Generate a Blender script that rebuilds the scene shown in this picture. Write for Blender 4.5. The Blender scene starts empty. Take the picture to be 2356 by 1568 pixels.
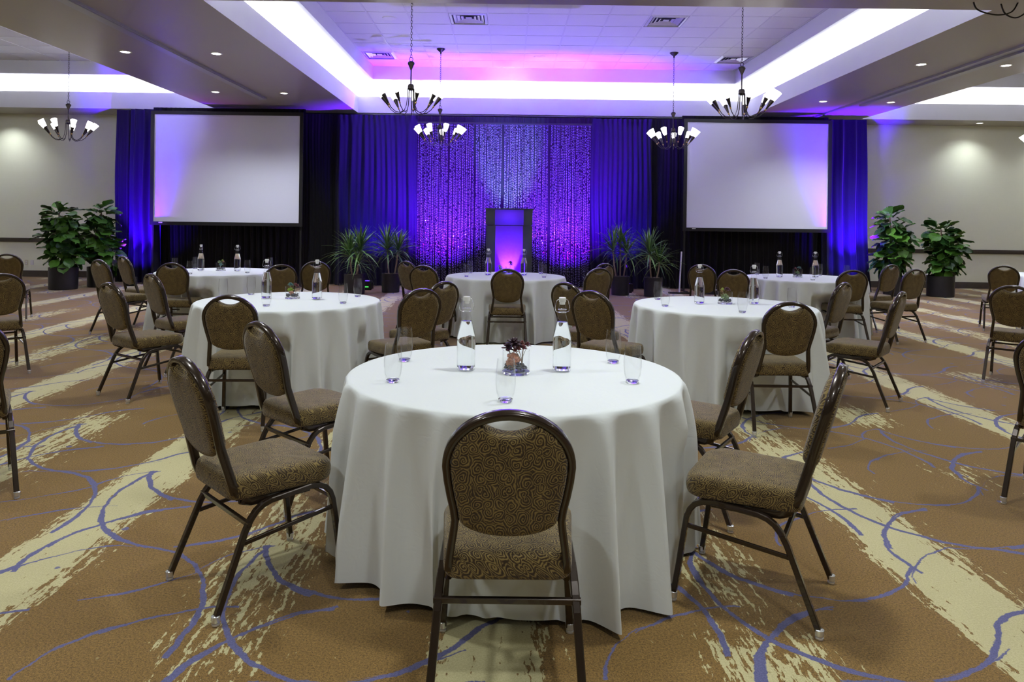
import bpy, bmesh, math, random
from mathutils import Vector, Matrix
PI = math.pi
R = math.radians
C = bpy.context.scene.collection
S = bpy.context.scene
random.seed(7)

# ------------------------------------------------------------------ camera
F_PX, CX, CY, ROLL, HC = 1647.4, 1169.25, 510.0, 0.0126, 1.46
cam = bpy.data.cameras.new('camera')
cam.sensor_fit = 'HORIZONTAL'; cam.sensor_width = 36.0
cam.lens = F_PX / 2356 * 36.0
cam.shift_x = (2356 / 2 - CX) / 2356
cam.shift_y = -(1568 / 2 - CY) / 2356
cam.clip_end = 200
co = bpy.data.objects.new('camera', cam); C.objects.link(co)
co.location = (0, 0, HC)
co.rotation_euler = (Matrix.Rotation(R(90), 4, 'X') @ Matrix.Rotation(ROLL, 4, 'Z')).to_euler()
S.camera = co

# ------------------------------------------------------------------ world, exposure
w = bpy.data.worlds.new('world'); S.world = w; w.use_nodes = True
w.node_tree.nodes['Background'].inputs[0].default_value = (0.05, 0.05, 0.055, 1)
w.node_tree.nodes['Background'].inputs[1].default_value = 1.0
S.view_settings.view_transform = 'Standard'
S.view_settings.look = 'None'
S.view_settings.gamma = 1.0
S.view_settings.use_curve_mapping = False
S.view_settings.exposure = 0.37

# ------------------------------------------------------------------ light levels
WHITE = (0.92, 0.98, 1.0)
COOL = (0.86, 0.90, 1.0)
DOWN_W = 150          # recessed downlight, each
COVE_W = 15           # cove strip, per metre
CHAND_E = 4.5        # chandelier shade emission
BLUE = (0.055, 0.0, 1.0)
VIOLET = (0.16, 0.0, 1.0)
PINK = (1.0, 0.0, 0.66)
CYAN = (0.05, 0.75, 1.0)

def light(name, kind, loc, energy, color, target=None, parent=None, **kw):
    l = bpy.data.lights.new(name, kind); l.energy = energy; l.color = color
    for k, v in kw.items(): setattr(l, k, v)
    o = bpy.data.objects.new(name, l); C.objects.link(o); o.location = loc
    if target is not None:
        o.rotation_euler = (Vector(target) - Vector(loc)).to_track_quat('-Z', 'Y').to_euler()
    if parent: o.parent = parent
    return o

# ------------------------------------------------------------------ node helpers
def newmat(name):
    m = bpy.data.materials.new(name); m.use_nodes = True
    nt = m.node_tree
    return m, nt, nt.nodes['Principled BSDF']

def mat(name, col, rough=0.5, metal=0.0, noise=None, bump=None, emit=None, spec=0.5, coat=0.0, sheen=0.0, trans=0.0, ior=1.45):
    """procedural: noise=(scale, amount) varies colour, bump=(scale, strength, distance)"""
    m, nt, b = newmat(name)
    b.inputs['Base Color'].default_value = (*col, 1)
    b.inputs['Roughness'].default_value = rough
    b.inputs['Metallic'].default_value = metal
    b.inputs['Specular IOR Level'].default_value = spec
    b.inputs['Coat Weight'].default_value = coat
    b.inputs['Sheen Weight'].default_value = sheen
    b.inputs['Transmission Weight'].default_value = trans
    b.inputs['IOR'].default_value = ior
    tc = nt.nodes.new('ShaderNodeTexCoord')
    if noise:
        n = nt.nodes.new('ShaderNodeTexNoise'); n.inputs['Scale'].default_value = noise[0]
        n.inputs['Detail'].default_value = 4
        nt.links.new(tc.outputs['Object'], n.inputs['Vector'])
        mx = nt.nodes.new('ShaderNodeMix'); mx.data_type = 'RGBA'
        a = noise[1]
        mx.inputs[6].default_value = (*[c * (1 - a) for c in col], 1)
        mx.inputs[7].default_value = (*[min(1, c * (1 + a)) for c in col], 1)
        nt.links.new(n.outputs['Fac'], mx.inputs[0])
        nt.links.new(mx.outputs[2], b.inputs['Base Color'])
    if bump:
        n = nt.nodes.new('ShaderNodeTexNoise'); n.inputs['Scale'].default_value = bump[0]
        n.inputs['Detail'].default_value = 5
        nt.links.new(tc.outputs['Object'], n.inputs['Vector'])
        bp = nt.nodes.new('ShaderNodeBump'); bp.inputs['Strength'].default_value = bump[1]
        bp.inputs['Distance'].default_value = bump[2]
        nt.links.new(n.outputs['Fac'], bp.inputs['Height'])
        nt.links.new(bp.outputs['Normal'], b.inputs['Normal'])
    if emit:
        b.inputs['Emission Color'].default_value = (*emit[0], 1)
        b.inputs['Emission Strength'].default_value = emit[1]
    return m

class G:
    """tiny maths-node builder"""
    def __init__(s, nt): s.nt = nt
    def m(s, op, a, b=None, c=None, clamp=False):
        n = s.nt.nodes.new('ShaderNodeMath'); n.operation = op; n.use_clamp = clamp
        for i, v in enumerate((a, b, c)):
            if v is None: continue
            if isinstance(v, (int, float)): n.inputs[i].default_value = v
            else: s.nt.links.new(v, n.inputs[i])
        return n.outputs[0]
    def v(s, op, a, b=None, out=0):
        n = s.nt.nodes.new('ShaderNodeVectorMath'); n.operation = op
        for i, x in enumerate((a, b)):
            if x is None: continue
            if isinstance(x, tuple): n.inputs[i].default_value = x
            else: s.nt.links.new(x, n.inputs[i])
        return n.outputs[out]
    def comb(s, x, y, z=0.0):
        n = s.nt.nodes.new('ShaderNodeCombineXYZ')
        for i, v in enumerate((x, y, z)):
            if isinstance(v, (int, float)): n.inputs[i].default_value = v
            else: s.nt.links.new(v, n.inputs[i])
        return n.outputs[0]
    def noise(s, vec, scale, detail=3.0, rough=0.5, out='Fac'):
        n = s.nt.nodes.new('ShaderNodeTexNoise'); n.inputs['Scale'].default_value = scale
        n.inputs['Detail'].default_value = detail; n.inputs['Roughness'].default_value = rough
        s.nt.links.new(vec, n.inputs['Vector']); return n.outputs[out]
    def mix(s, f, a, b):
        n = s.nt.nodes.new('ShaderNodeMix'); n.data_type = 'RGBA'
        if isinstance(f, (int, float)): n.inputs[0].default_value = f
        else: s.nt.links.new(f, n.inputs[0])
        for i, v in ((6, a), (7, b)):
            if isinstance(v, tuple): n.inputs[i].default_value = (*v, 1)
            else: s.nt.links.new(v, n.inputs[i])
        return n.outputs[2]
    def sstep(s, v, a, b):
        n = s.nt.nodes.new('ShaderNodeMapRange'); n.interpolation_type = 'SMOOTHSTEP'
        s.nt.links.new(v, n.inputs[0])
        n.inputs[1].default_value = a; n.inputs[2].default_value = b
        return n.outputs[0]
    def bump(s, h, strength, dist, bsdf):
        n = s.nt.nodes.new('ShaderNodeBump'); n.inputs['Strength'].default_value = strength
        n.inputs['Distance'].default_value = dist
        s.nt.links.new(h, n.inputs['Height']); s.nt.links.new(n.outputs[0], bsdf.inputs['Normal'])

# ------------------------------------------------------------------ carpet
def carpet_mat():
    m, nt, b = newmat('carpet'); g = G(nt)
    tc = nt.nodes.new('ShaderNodeTexCoord')
    pos = tc.outputs['Object']
    rot = nt.nodes.new('ShaderNodeVectorRotate'); rot.rotation_type = 'Z_AXIS'
    rot.inputs['Angle'].default_value = R(-1.3); nt.links.new(pos, rot.inputs['Vector'])
    P = rot.outputs[0]
    wob = g.noise(P, 9, 2, out='Color')
    fine = g.noise(P, 70, 2, out='Color')
    P1 = g.v('ADD', P, g.v('MULTIPLY', g.v('SUBTRACT', wob, (.5, .5, .5)), (.035, .035, 0)))
    P1 = g.v('ADD', P1, g.v('MULTIPLY', g.v('SUBTRACT', fine, (.5, .5, .5)), (.012, .012, 0)))
    sep = nt.nodes.new('ShaderNodeSeparateXYZ'); nt.links.new(P1, sep.inputs[0])
    X, Y = sep.outputs[0], sep.outputs[1]
    W, H = 1.89, 0.945
    row = g.m('FLOOR', g.m('DIVIDE', Y, H))
    ty = g.m('SUBTRACT', Y, g.m('MULTIPLY', row, H))
    tx = g.m('FLOORED_MODULO', g.m('ADD', X, g.m('MULTIPLY', row, -.945)), W)
    T = g.comb(tx, ty)
    curves = [
        ([(-1.92, 4.15), (-1.96, 3.79), (-1.9, 3.57), (-1.75, 3.35), (-1.54, 3.22), (-1.37, 3.16), (-1.23, 3.04), (-1.13, 2.88), (-1.08, 2.73), (-1.06, 2.57), (-1.07, 2.41), (-1.1, 2.28)], .019),
        ([(-1.5, 2.78), (-1.36, 2.85), (-1.2, 2.98), (-1.1, 3.15), (-.99, 3.21)], .012),
        ([(-.99, 3.21), (-.88, 2.98), (-.78, 2.87)], .02),
        ([(-1.5, 2.31), (-1.44, 2.47), (-1.3, 2.59), (-1.16, 2.67), (-.94, 2.72)], .013),
        ([(1.31, 2.70), (1.15, 2.65), (1.05, 2.56), (.96, 2.45), (.89, 2.27)], .016),
        ([(-1.99, 2.97), (-1.88, 3.10), (-1.68, 3.22), (-1.34, 3.24), (-1.15, 3.31)], .009),
        ([(2.26, 3.66), (2.04, 3.54), (1.91, 3.41), (1.82, 3.21), (1.82, 3.03)], .016),
        ([(1.81, 3.02), (1.72, 2.91), (1.61, 2.82), (1.5, 2.78), (1.36, 2.77), (1.22, 2.81), (1.02, 2.96)], .015),
        ([(2.05, 2.69), (1.96, 2.65), (1.86, 2.57), (1.77, 2.45), (1.68, 2.37), (1.58, 2.31), (1.45, 2.27)], .019),
    ]
    acc = None
    for pts, wd in curves:
        n = len(pts)
        for i in range(0, n - 2, 2):
            p, q, r = [Vector(a) for a in pts[i:i + 3]]
            ch = r - p; nn_ = Vector((-ch.y, ch.x)).normalized(); sg = (q - (p + r) / 2).dot(nn_)
            if abs(sg) < ch.length_squared / 24: q = (p + r) / 2 + nn_ * (ch.length_squared / 24) * (1 if sg >= 0 else -1)
            d = 2 * (p.x * (q.y - r.y) + q.x * (r.y - p.y) + r.x * (p.y - q.y))
            if abs(d) < 1e-3: d = 1e-3
            ux = (p.length_squared * (q.y - r.y) + q.length_squared * (r.y - p.y) + r.length_squared * (p.y - q.y)) / d
            uy = (p.length_squared * (r.x - q.x) + q.length_squared * (p.x - r.x) + r.length_squared * (q.x - p.x)) / d
            c = Vector((ux, uy)); rad = (p - c).length
            chord_mid = ((p + r) / 2)
            md = (q - c).normalized()
            half = max(md.angle((p - c).normalized()), md.angle((r - c).normalized())) * 1.06
            lo = Vector((min(p.x, q.x, r.x), min(p.y, q.y, r.y))); hi = Vector((max(p.x, q.x, r.x), max(p.y, q.y, r.y)))
            for j in range(-6, 7):
                for k in range(-4, 5):
                    sh = Vector((k * 1.89 + j * .945, j * .945))
                    a, e = lo + sh, hi + sh
                    if e.x < -.04 or a.x > W + .04 or e.y < -.04 or a.y > H + .04: continue
                    cc = c + sh
                    dv = g.v('SUBTRACT', T, (cc.x, cc.y, 0))
                    L = g.v('LENGTH', dv, out=1)
                    off = g.m('ABSOLUTE', g.m('SUBTRACT', L, rad))
                    dt = g.v('DOT_PRODUCT', dv, (md.x, md.y, 0), out=1)
                    # line where dt > L*cos(half)
                    inside = g.m('GREATER_THAN', dt, g.m('MULTIPLY', L, math.cos(half)))
                    val = g.m('SUBTRACT', g.m('SUBTRACT', wd * .8, off), g.m('SUBTRACT', 1, inside))
                    acc = val if acc is None else g.m('MAXIMUM', acc, val)
    nb = g.noise(P, 3.1, 1)
    blue_f = g.sstep(g.m('ADD', acc, g.m('MULTIPLY', g.m('SUBTRACT', nb, .5), .02)), .002, .0065)
    # blue flecks
    vo = nt.nodes.new('ShaderNodeTexVoronoi'); vo.inputs['Scale'].default_value = 4.2
    nt.links.new(P1, vo.inputs['Vector'])
    sc = nt.nodes.new('ShaderNodeSeparateColor'); nt.links.new(vo.outputs['Color'], sc.inputs[0])
    fleck = g.m('MULTIPLY', g.m('LESS_THAN', vo.outputs['Distance'], .075), g.m('GREATER_THAN', sc.outputs[0], .45))
    blue_f = g.m('MAXIMUM', blue_f, g.m('MULTIPLY', fleck, .85))
    # cream brush streaks
    sp = nt.nodes.new('ShaderNodeSeparateXYZ'); nt.links.new(P1, sp.inputs[0])
    x0, y0 = sp.outputs[0], sp.outputs[1]
    sx = g.m('SUBTRACT', g.m('FLOORED_MODULO', g.m('ADD', x0, 1.89 / 2 + .0), 1.89), 1.89 / 2)   # -0.945..0.945 about main stripe
    stv = g.comb(g.m('MULTIPLY', x0, 1.0), g.m('MULTIPLY', y0, .09))
    st = g.noise(stv, 34, 3, .6)
    stv2 = g.comb(g.m('MULTIPLY', x0, 1.0), g.m('MULTIPLY', y0, .16))
    st2 = g.noise(stv2, 95, 2, .6)
    blob = g.noise(P, 22, 3, .6)
    streak = g.m('ADD', g.m('ADD', g.m('MULTIPLY', st, .75), g.m('MULTIPLY', st2, .40)), g.m('SUBTRACT', g.m('MULTIPLY', blob, .35), .175))   # ~.575 mean
    dens = g.noise(g.comb(g.m('MULTIPLY', row, 0.0), y0, g.m('FLOOR', g.m('DIVIDE', g.m('ADD', x0, .945), 1.89))), .55, 1)
    sR = g.sstep(sx, .04, .34); sL = g.sstep(g.m('MULTIPLY', sx, -1), .10, .26)
    main = g.m('SUBTRACT', 1.0, g.m('MAXIMUM', sR, sL))
    sec = g.m('SUBTRACT', 1.0, g.sstep(g.m('ABSOLUTE', g.m('SUBTRACT', g.m('ABSOLUTE', sx), .93)), .05, .36))
    dm = g.sstep(dens, .30, .42)
    ds = g.sstep(g.noise(g.comb(g.m('FLOOR', g.m('DIVIDE', x0, 1.89)), y0), .8, 1), .34, .56)
    prof = g.m('MAXIMUM', g.m('MULTIPLY', main, g.m('ADD', g.m('MULTIPLY', dm, .15), .245)), g.m('MULTIPLY', sec, g.m('MULTIPLY', ds, .265)))
    cream_f = g.sstep(g.m('ADD', streak, prof), .79, .81)
    # pile speckle
    sp1 = g.noise(P, 420, 2, .7); sp2 = g.noise(P, 130, 2, .6)
    spk = g.m('ADD', g.m('MULTIPLY', sp1, .65), g.m('MULTIPLY', sp2, .35))
    brown = g.mix(g.sstep(spk, .36, .64), (.068, .034, .008), (.355, .208, .052))
    cream = g.mix(g.sstep(spk, .3, .7), (.42, .37, .17), (.66, .60, .34))
    blue = g.mix(g.sstep(spk, .3, .7), (.06, .06, .16), (.17, .17, .34))
    col = g.mix(cream_f, brown, cream)
    col = g.mix(blue_f, col, blue)
    nt.links.new(col, b.inputs['Base Color'])
    b.inputs['Roughness'].default_value = .95
    b.inputs['Specular IOR Level'].default_value = .08
    b.inputs['Sheen Weight'].default_value = .25
    g.bump(spk, .5, .004, b)
    return m

def upholstery(name, plane):
    m, nt, b = newmat(name); g = G(nt)
    tc = nt.nodes.new('ShaderNodeTexCoord')
    sp = nt.nodes.new('ShaderNodeSeparateXYZ'); nt.links.new(tc.outputs['Object'], sp.inputs[0])
    x, y, z = sp.outputs
    if plane == 'xz': v = g.comb(x, g.m('ADD', z, g.m('MULTIPLY', y, .5)))
    else: v = g.comb(g.m('ADD', x, g.m('MULTIPLY', z, .8)), g.m('ADD', y, g.m('MULTIPLY', z, .7)))
    v = g.v('MULTIPLY', v, (29, 29, 0))
    n = g.noise(v, 1.3, 1, out='Color')
    v2 = g.v('ADD', v, g.v('MULTIPLY', g.v('SUBTRACT', n, (.5, .5, .5)), (.55, .55, 0)))
    vo = nt.nodes.new('ShaderNodeTexVoronoi'); vo.voronoi_dimensions = '2D'; vo.inputs['Scale'].default_value = 1.0
    vo.inputs['Randomness'].default_value = .75
    nt.links.new(v2, vo.inputs['Vector'])
    d = g.v('SUBTRACT', v2, vo.outputs['Position'])
    sd = nt.nodes.new('ShaderNodeSeparateXYZ'); nt.links.new(d, sd.inputs[0])
    ang = g.m('ARCTAN2', sd.outputs[1], sd.outputs[0])
    L = g.v('LENGTH', d, out=1)
    sc = nt.nodes.new('ShaderNodeSeparateColor'); nt.links.new(vo.outputs['Color'], sc.inputs[0])
    sgn = g.m('SUBTRACT', g.m('MULTIPLY', g.m('GREATER_THAN', sc.outputs[0], .5), 2), 1)
    ph = g.m('ADD', g.m('MULTIPLY', L, 31), g.m('MULTIPLY', ang, sgn))
    s = g.m('SINE', g.m('ADD', ph, g.m('MULTIPLY', sc.outputs[1], 6.28)))
    s = g.m('ADD', s, g.m('MULTIPLY', g.m('SUBTRACT', g.noise(v2, 5, 2), .5), 2.2))
    s = g.m('ADD', s, g.m('MULTIPLY', g.m('SUBTRACT', g.noise(v2, .9, 1), .5), 1.6))
    dark, mid, gold = (.040, .023, .009), (.110, .068, .024), (.27, .195, .062)
    c = g.mix(g.sstep(s, -.75, -.2), dark, mid)
    c = g.mix(g.sstep(s, .15, .75), c, gold)
    nt.links.new(c, b.inputs['Base Color'])
    b.inputs['Roughness'].default_value = .78
    b.inputs['Sheen Weight'].default_value = .25
    b.inputs['Specular IOR Level'].default_value = .3
    g.bump(s, .25, .002, b)
    return m

def linen(name, base, wr=.10):
    m, nt, b = newmat(name); g = G(nt)
    tc = nt.nodes.new('ShaderNodeTexCoord'); P = tc.outputs['Object']
    n1 = g.noise(g.v('MULTIPLY', P, (1, 1, .45)), 7, 3, .55)
    w2 = g.noise(g.v('ADD', P, g.v('MULTIPLY', g.noise(P, 3, 2, out='Color'), (.5, .5, .5))), 16, 2, .5)
    ridge = g.m('ABSOLUTE', g.m('SUBTRACT', w2, .5))
    h = g.m('ADD', g.m('MULTIPLY', n1, .6), g.m('MULTIPLY', g.sstep(ridge, 0, .12), .22))
    b.inputs['Base Color'].default_value = (*base, 1)
    b.inputs['Roughness'].default_value = .85
    b.inputs['Sheen Weight'].default_value = .15
    b.inputs['Specular IOR Level'].default_value = .25
    g.bump(h, wr, .012, b)
    return m

def glass_thin(name, tint=(1, 1, 1), edge=.95):
    """thin-walled glass: clear film with fresnel reflection (same for every kind of ray)"""
    m = bpy.data.materials.new(name); m.use_nodes = True; nt = m.node_tree; nt.nodes.clear()
    out = nt.nodes.new('ShaderNodeOutputMaterial'); mx = nt.nodes.new('ShaderNodeMixShader')
    tr = nt.nodes.new('ShaderNodeBsdfTransparent'); gl = nt.nodes.new('ShaderNodeBsdfGlossy')
    tr.inputs[0].default_value = (*tint, 1); gl.inputs['Roughness'].default_value = .03
    lw = nt.nodes.new('ShaderNodeLayerWeight'); lw.inputs['Blend'].default_value = .35
    g = G(nt)
    f = g.m('ADD', g.m('MULTIPLY', g.m('POWER', lw.outputs['Facing'], 3.5), edge), .030, clamp=True)
    nt.links.new(f, mx.inputs[0]); nt.links.new(tr.outputs[0], mx.inputs[1]); nt.links.new(gl.outputs[0], mx.inputs[2])
    nt.links.new(mx.outputs[0], out.inputs[0])
    return m

def wallpaper():
    m, nt, b = newmat('linen_wallcovering'); g = G(nt)
    tc = nt.nodes.new('ShaderNodeTexCoord'); P = tc.outputs['Object']
    a = g.noise(g.v('MULTIPLY', P, (1, 1, 30)), 6, 3); c = g.noise(g.v('MULTIPLY', P, (30, 30, 1)), 6, 3)
    s = g.m('ADD', g.m('MULTIPLY', a, .5), g.m('MULTIPLY', c, .5))
    nt.links.new(g.mix(s, (.73, .74, .58), (.84, .85, .69)), b.inputs['Base Color'])
    b.inputs['Roughness'].default_value = .8
    g.bump(s, .2, .003, b)
    return m

def drape_mat(name, col):
    m, nt, b = newmat(name); g = G(nt)
    tc = nt.nodes.new('ShaderNodeTexCoord'); P = tc.outputs['Object']
    n = g.noise(P, 60, 3)
    nt.links.new(g.mix(n, tuple(c * .7 for c in col), tuple(c * 1.3 for c in col)), b.inputs['Base Color'])
    b.inputs['Roughness'].default_value = .75; b.inputs['Sheen Weight'].default_value = .06
    b.inputs['Specular IOR Level'].default_value = .2
    g.bump(g.noise(P, 25, 3), .2, .004, b)
    return m

M = {}
M['carpet'] = carpet_mat()
M['fab_back'] = upholstery('scroll_upholstery_back', 'xz')
M['fab_seat'] = upholstery('scroll_upholstery_seat', 'xy')
M['frame'] = mat('bronze_frame', (.036, .023, .015), .26, .35, noise=(30, .15), coat=.5)
M['glide'] = mat('clear_glide', (.75, .76, .78), .12, .7)
M['linen'] = linen('white_linen', (.80, .835, .83))
M['glass'] = glass_thin('clear_glass', (.994, .997, .997), .8)
M['glass_base'] = mat('thick_glass_base', (.93, .95, .95), .02, trans=1.0, ior=1.4, noise=(5, .02))
M['water'] = mat('water', (.97, .99, .99), .0, trans=1.0, ior=1.33)
M['steel'] = mat('bail_wire', (.75, .75, .76), .2, 1.0, noise=(90, .1))
M['stopper'] = mat('white_stopper', (.85, .84, .80), .4, noise=(60, .05))
M['pebble'] = mat('slate_pebbles', (.085, .085, .10), .7, noise=(60, .5), bump=(70, .5, .003))
M['soffit'] = mat('taupe_soffit_paint', (.40, .37, .325), .36, noise=(.7, .04), bump=(1.6, .10, .02))
M['tray'] = mat('white_tray_paint', (.62, .62, .65), .6, noise=(3, .03))
M['tile'] = mat('ceiling_tile', (.70, .70, .71), .9, noise=(90, .10), bump=(160, .25, .002))
M['grid'] = mat('grid_metal', (.62, .62, .64), .45, noise=(40, .03))
M['wall'] = wallpaper()
M['trim'] = mat('dark_wood_trim', (.065, .052, .040), .4, noise=(15, .25))
M['drape_blue'] = drape_mat('blue_lit_velour', (.007, .006, .020))
M['drape_black'] = drape_mat('black_velour', (.0045, .0045, .0055))
M['screen'] = mat('led_tinted_projection_fabric', (.68, .69, .82), .7, noise=(120, .02))  # white fabric, with the violet LED wash put into its base colour
M['black_frame'] = mat('black_frame', (.012, .012, .013), .4, noise=(40, .2))
M['bead'] = mat('mirror_bead', (.34, .32, .50), .24, .5, noise=(35, .25))
M['pot'] = mat('black_planter', (.018, .017, .020), .38, noise=(10, .3))
M['mulch'] = mat('bark_mulch', (.20, .15, .12), .9, noise=(60, .6), bump=(60, .8, .01))
M['cane'] = mat('cane_bark', (.36, .28, .19), .8, noise=(30, .3), bump=(40, .5, .004))
M['fig_stem'] = mat('fig_stem', (.10, .065, .04), .7, noise=(30, .3))
M['iron'] = mat('dark_iron', (.045, .038, .036), .38, .8, noise=(50, .3))
M['brass'] = mat('brass_ring', (.50, .34, .12), .3, 1.0, noise=(60, .1))
M['shade'] = mat('lit_opal_glass', (.9, .9, .88), .4, emit=((1.0, .97, .95), CHAND_E))
M['lens'] = mat('downlight_lens', (.9, .9, .9), .4, emit=((1, .97, .93), 14.0))
M['white_trim'] = mat('white_plastic', (.72, .72, .70), .45, noise=(20, .04))
M['vent'] = mat('vent_metal', (.60, .60, .63), .3, .35, noise=(20, .05))
M['dark'] = mat('dark_duct', (.01, .01, .012), .8, noise=(20, .3))
M['track'] = mat('track_aluminium', (.42, .42, .44), .35, .3, noise=(12, .06))
M['podium'] = mat('podium_laminate', (.075, .085, .066), .33, noise=(6, .2))
M['podium_front'] = mat('podium_front_panel', (.07, .06, .12), .5, noise=(30, .04))
def translucent(name, col):
    m = bpy.data.materials.new(name); m.use_nodes = True; nt = m.node_tree; nt.nodes.clear()
    out = nt.nodes.new('ShaderNodeOutputMaterial'); mx = nt.nodes.new('ShaderNodeMixShader'); mx.inputs[0].default_value = .25
    tr = nt.nodes.new('ShaderNodeBsdfTranslucent'); df = nt.nodes.new('ShaderNodeBsdfPrincipled')
    tr.inputs[0].default_value = (*col, 1); df.inputs['Base Color'].default_value = (.05, .05, .07, 1); df.inputs['Roughness'].default_value = .3
    nt.links.new(tr.outputs[0], mx.inputs[1]); nt.links.new(df.outputs[0], mx.inputs[2]); nt.links.new(mx.outputs[0], out.inputs[0])
    return m
M['acrylic'] = translucent('frosted_acrylic', (.8, .8, .9))
M['cable'] = mat('black_cable', (.012, .012, .012), .4, noise=(40, .2))
M['led_green'] = mat('led_display', (.1, .6, .1), .5, emit=((.1, .9, .15), .5))
M['led_lens'] = mat('led_lens', (.2, .1, .9), .3, emit=((.1, .02, 1.0), 1.5))
M['almond'] = mat('almond_plate', (.62, .58, .42), .45, noise=(20, .04))

def leafmat(name, c1, c2, scale=14, rough=.38):
    m, nt, b = newmat(name); g = G(nt)
    tc = nt.nodes.new('ShaderNodeTexCoord')
    oi = nt.nodes.new('ShaderNodeObjectInfo')
    n = g.m('ADD', g.m('MULTIPLY', g.noise(tc.outputs['Object'], scale, 3), .5), g.m('MULTIPLY', oi.outputs['Random'], .5))
    nt.links.new(g.mix(g.sstep(n, .2, .8), c1, c2), b.inputs['Base Color'])
    b.inputs['Roughness'].default_value = rough
    b.inputs['Subsurface Weight'].default_value = 0
    return m
M['fig_leaf'] = leafmat('fig_leaf', (.014, .065, .012), (.10, .26, .030))
M['drac_leaf'] = leafmat('dracaena_leaf', (.035, .11, .025), (.20, .38, .09))
M['suc_purple'] = leafmat('purple_rosette', (.035, .012, .022), (.10, .03, .055), 30)
M['suc_red'] = leafmat('red_rosette', (.13, .022, .030), (.26, .07, .065), 60)
M['suc_peach'] = leafmat('peach_rosette', (.42, .30, .10), (.55, .22, .13), 30)
M['suc_green'] = leafmat('green_rosette', (.08, .17, .06), (.27, .36, .15), 30)
M['suc_lime'] = leafmat('lime_rosette', (.25, .40, .03), (.45, .55, .08), 30)
M['suc_blue'] = leafmat('blue_green_rosette', (.07, .19, .18), (.25, .38, .34), 30)

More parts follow.
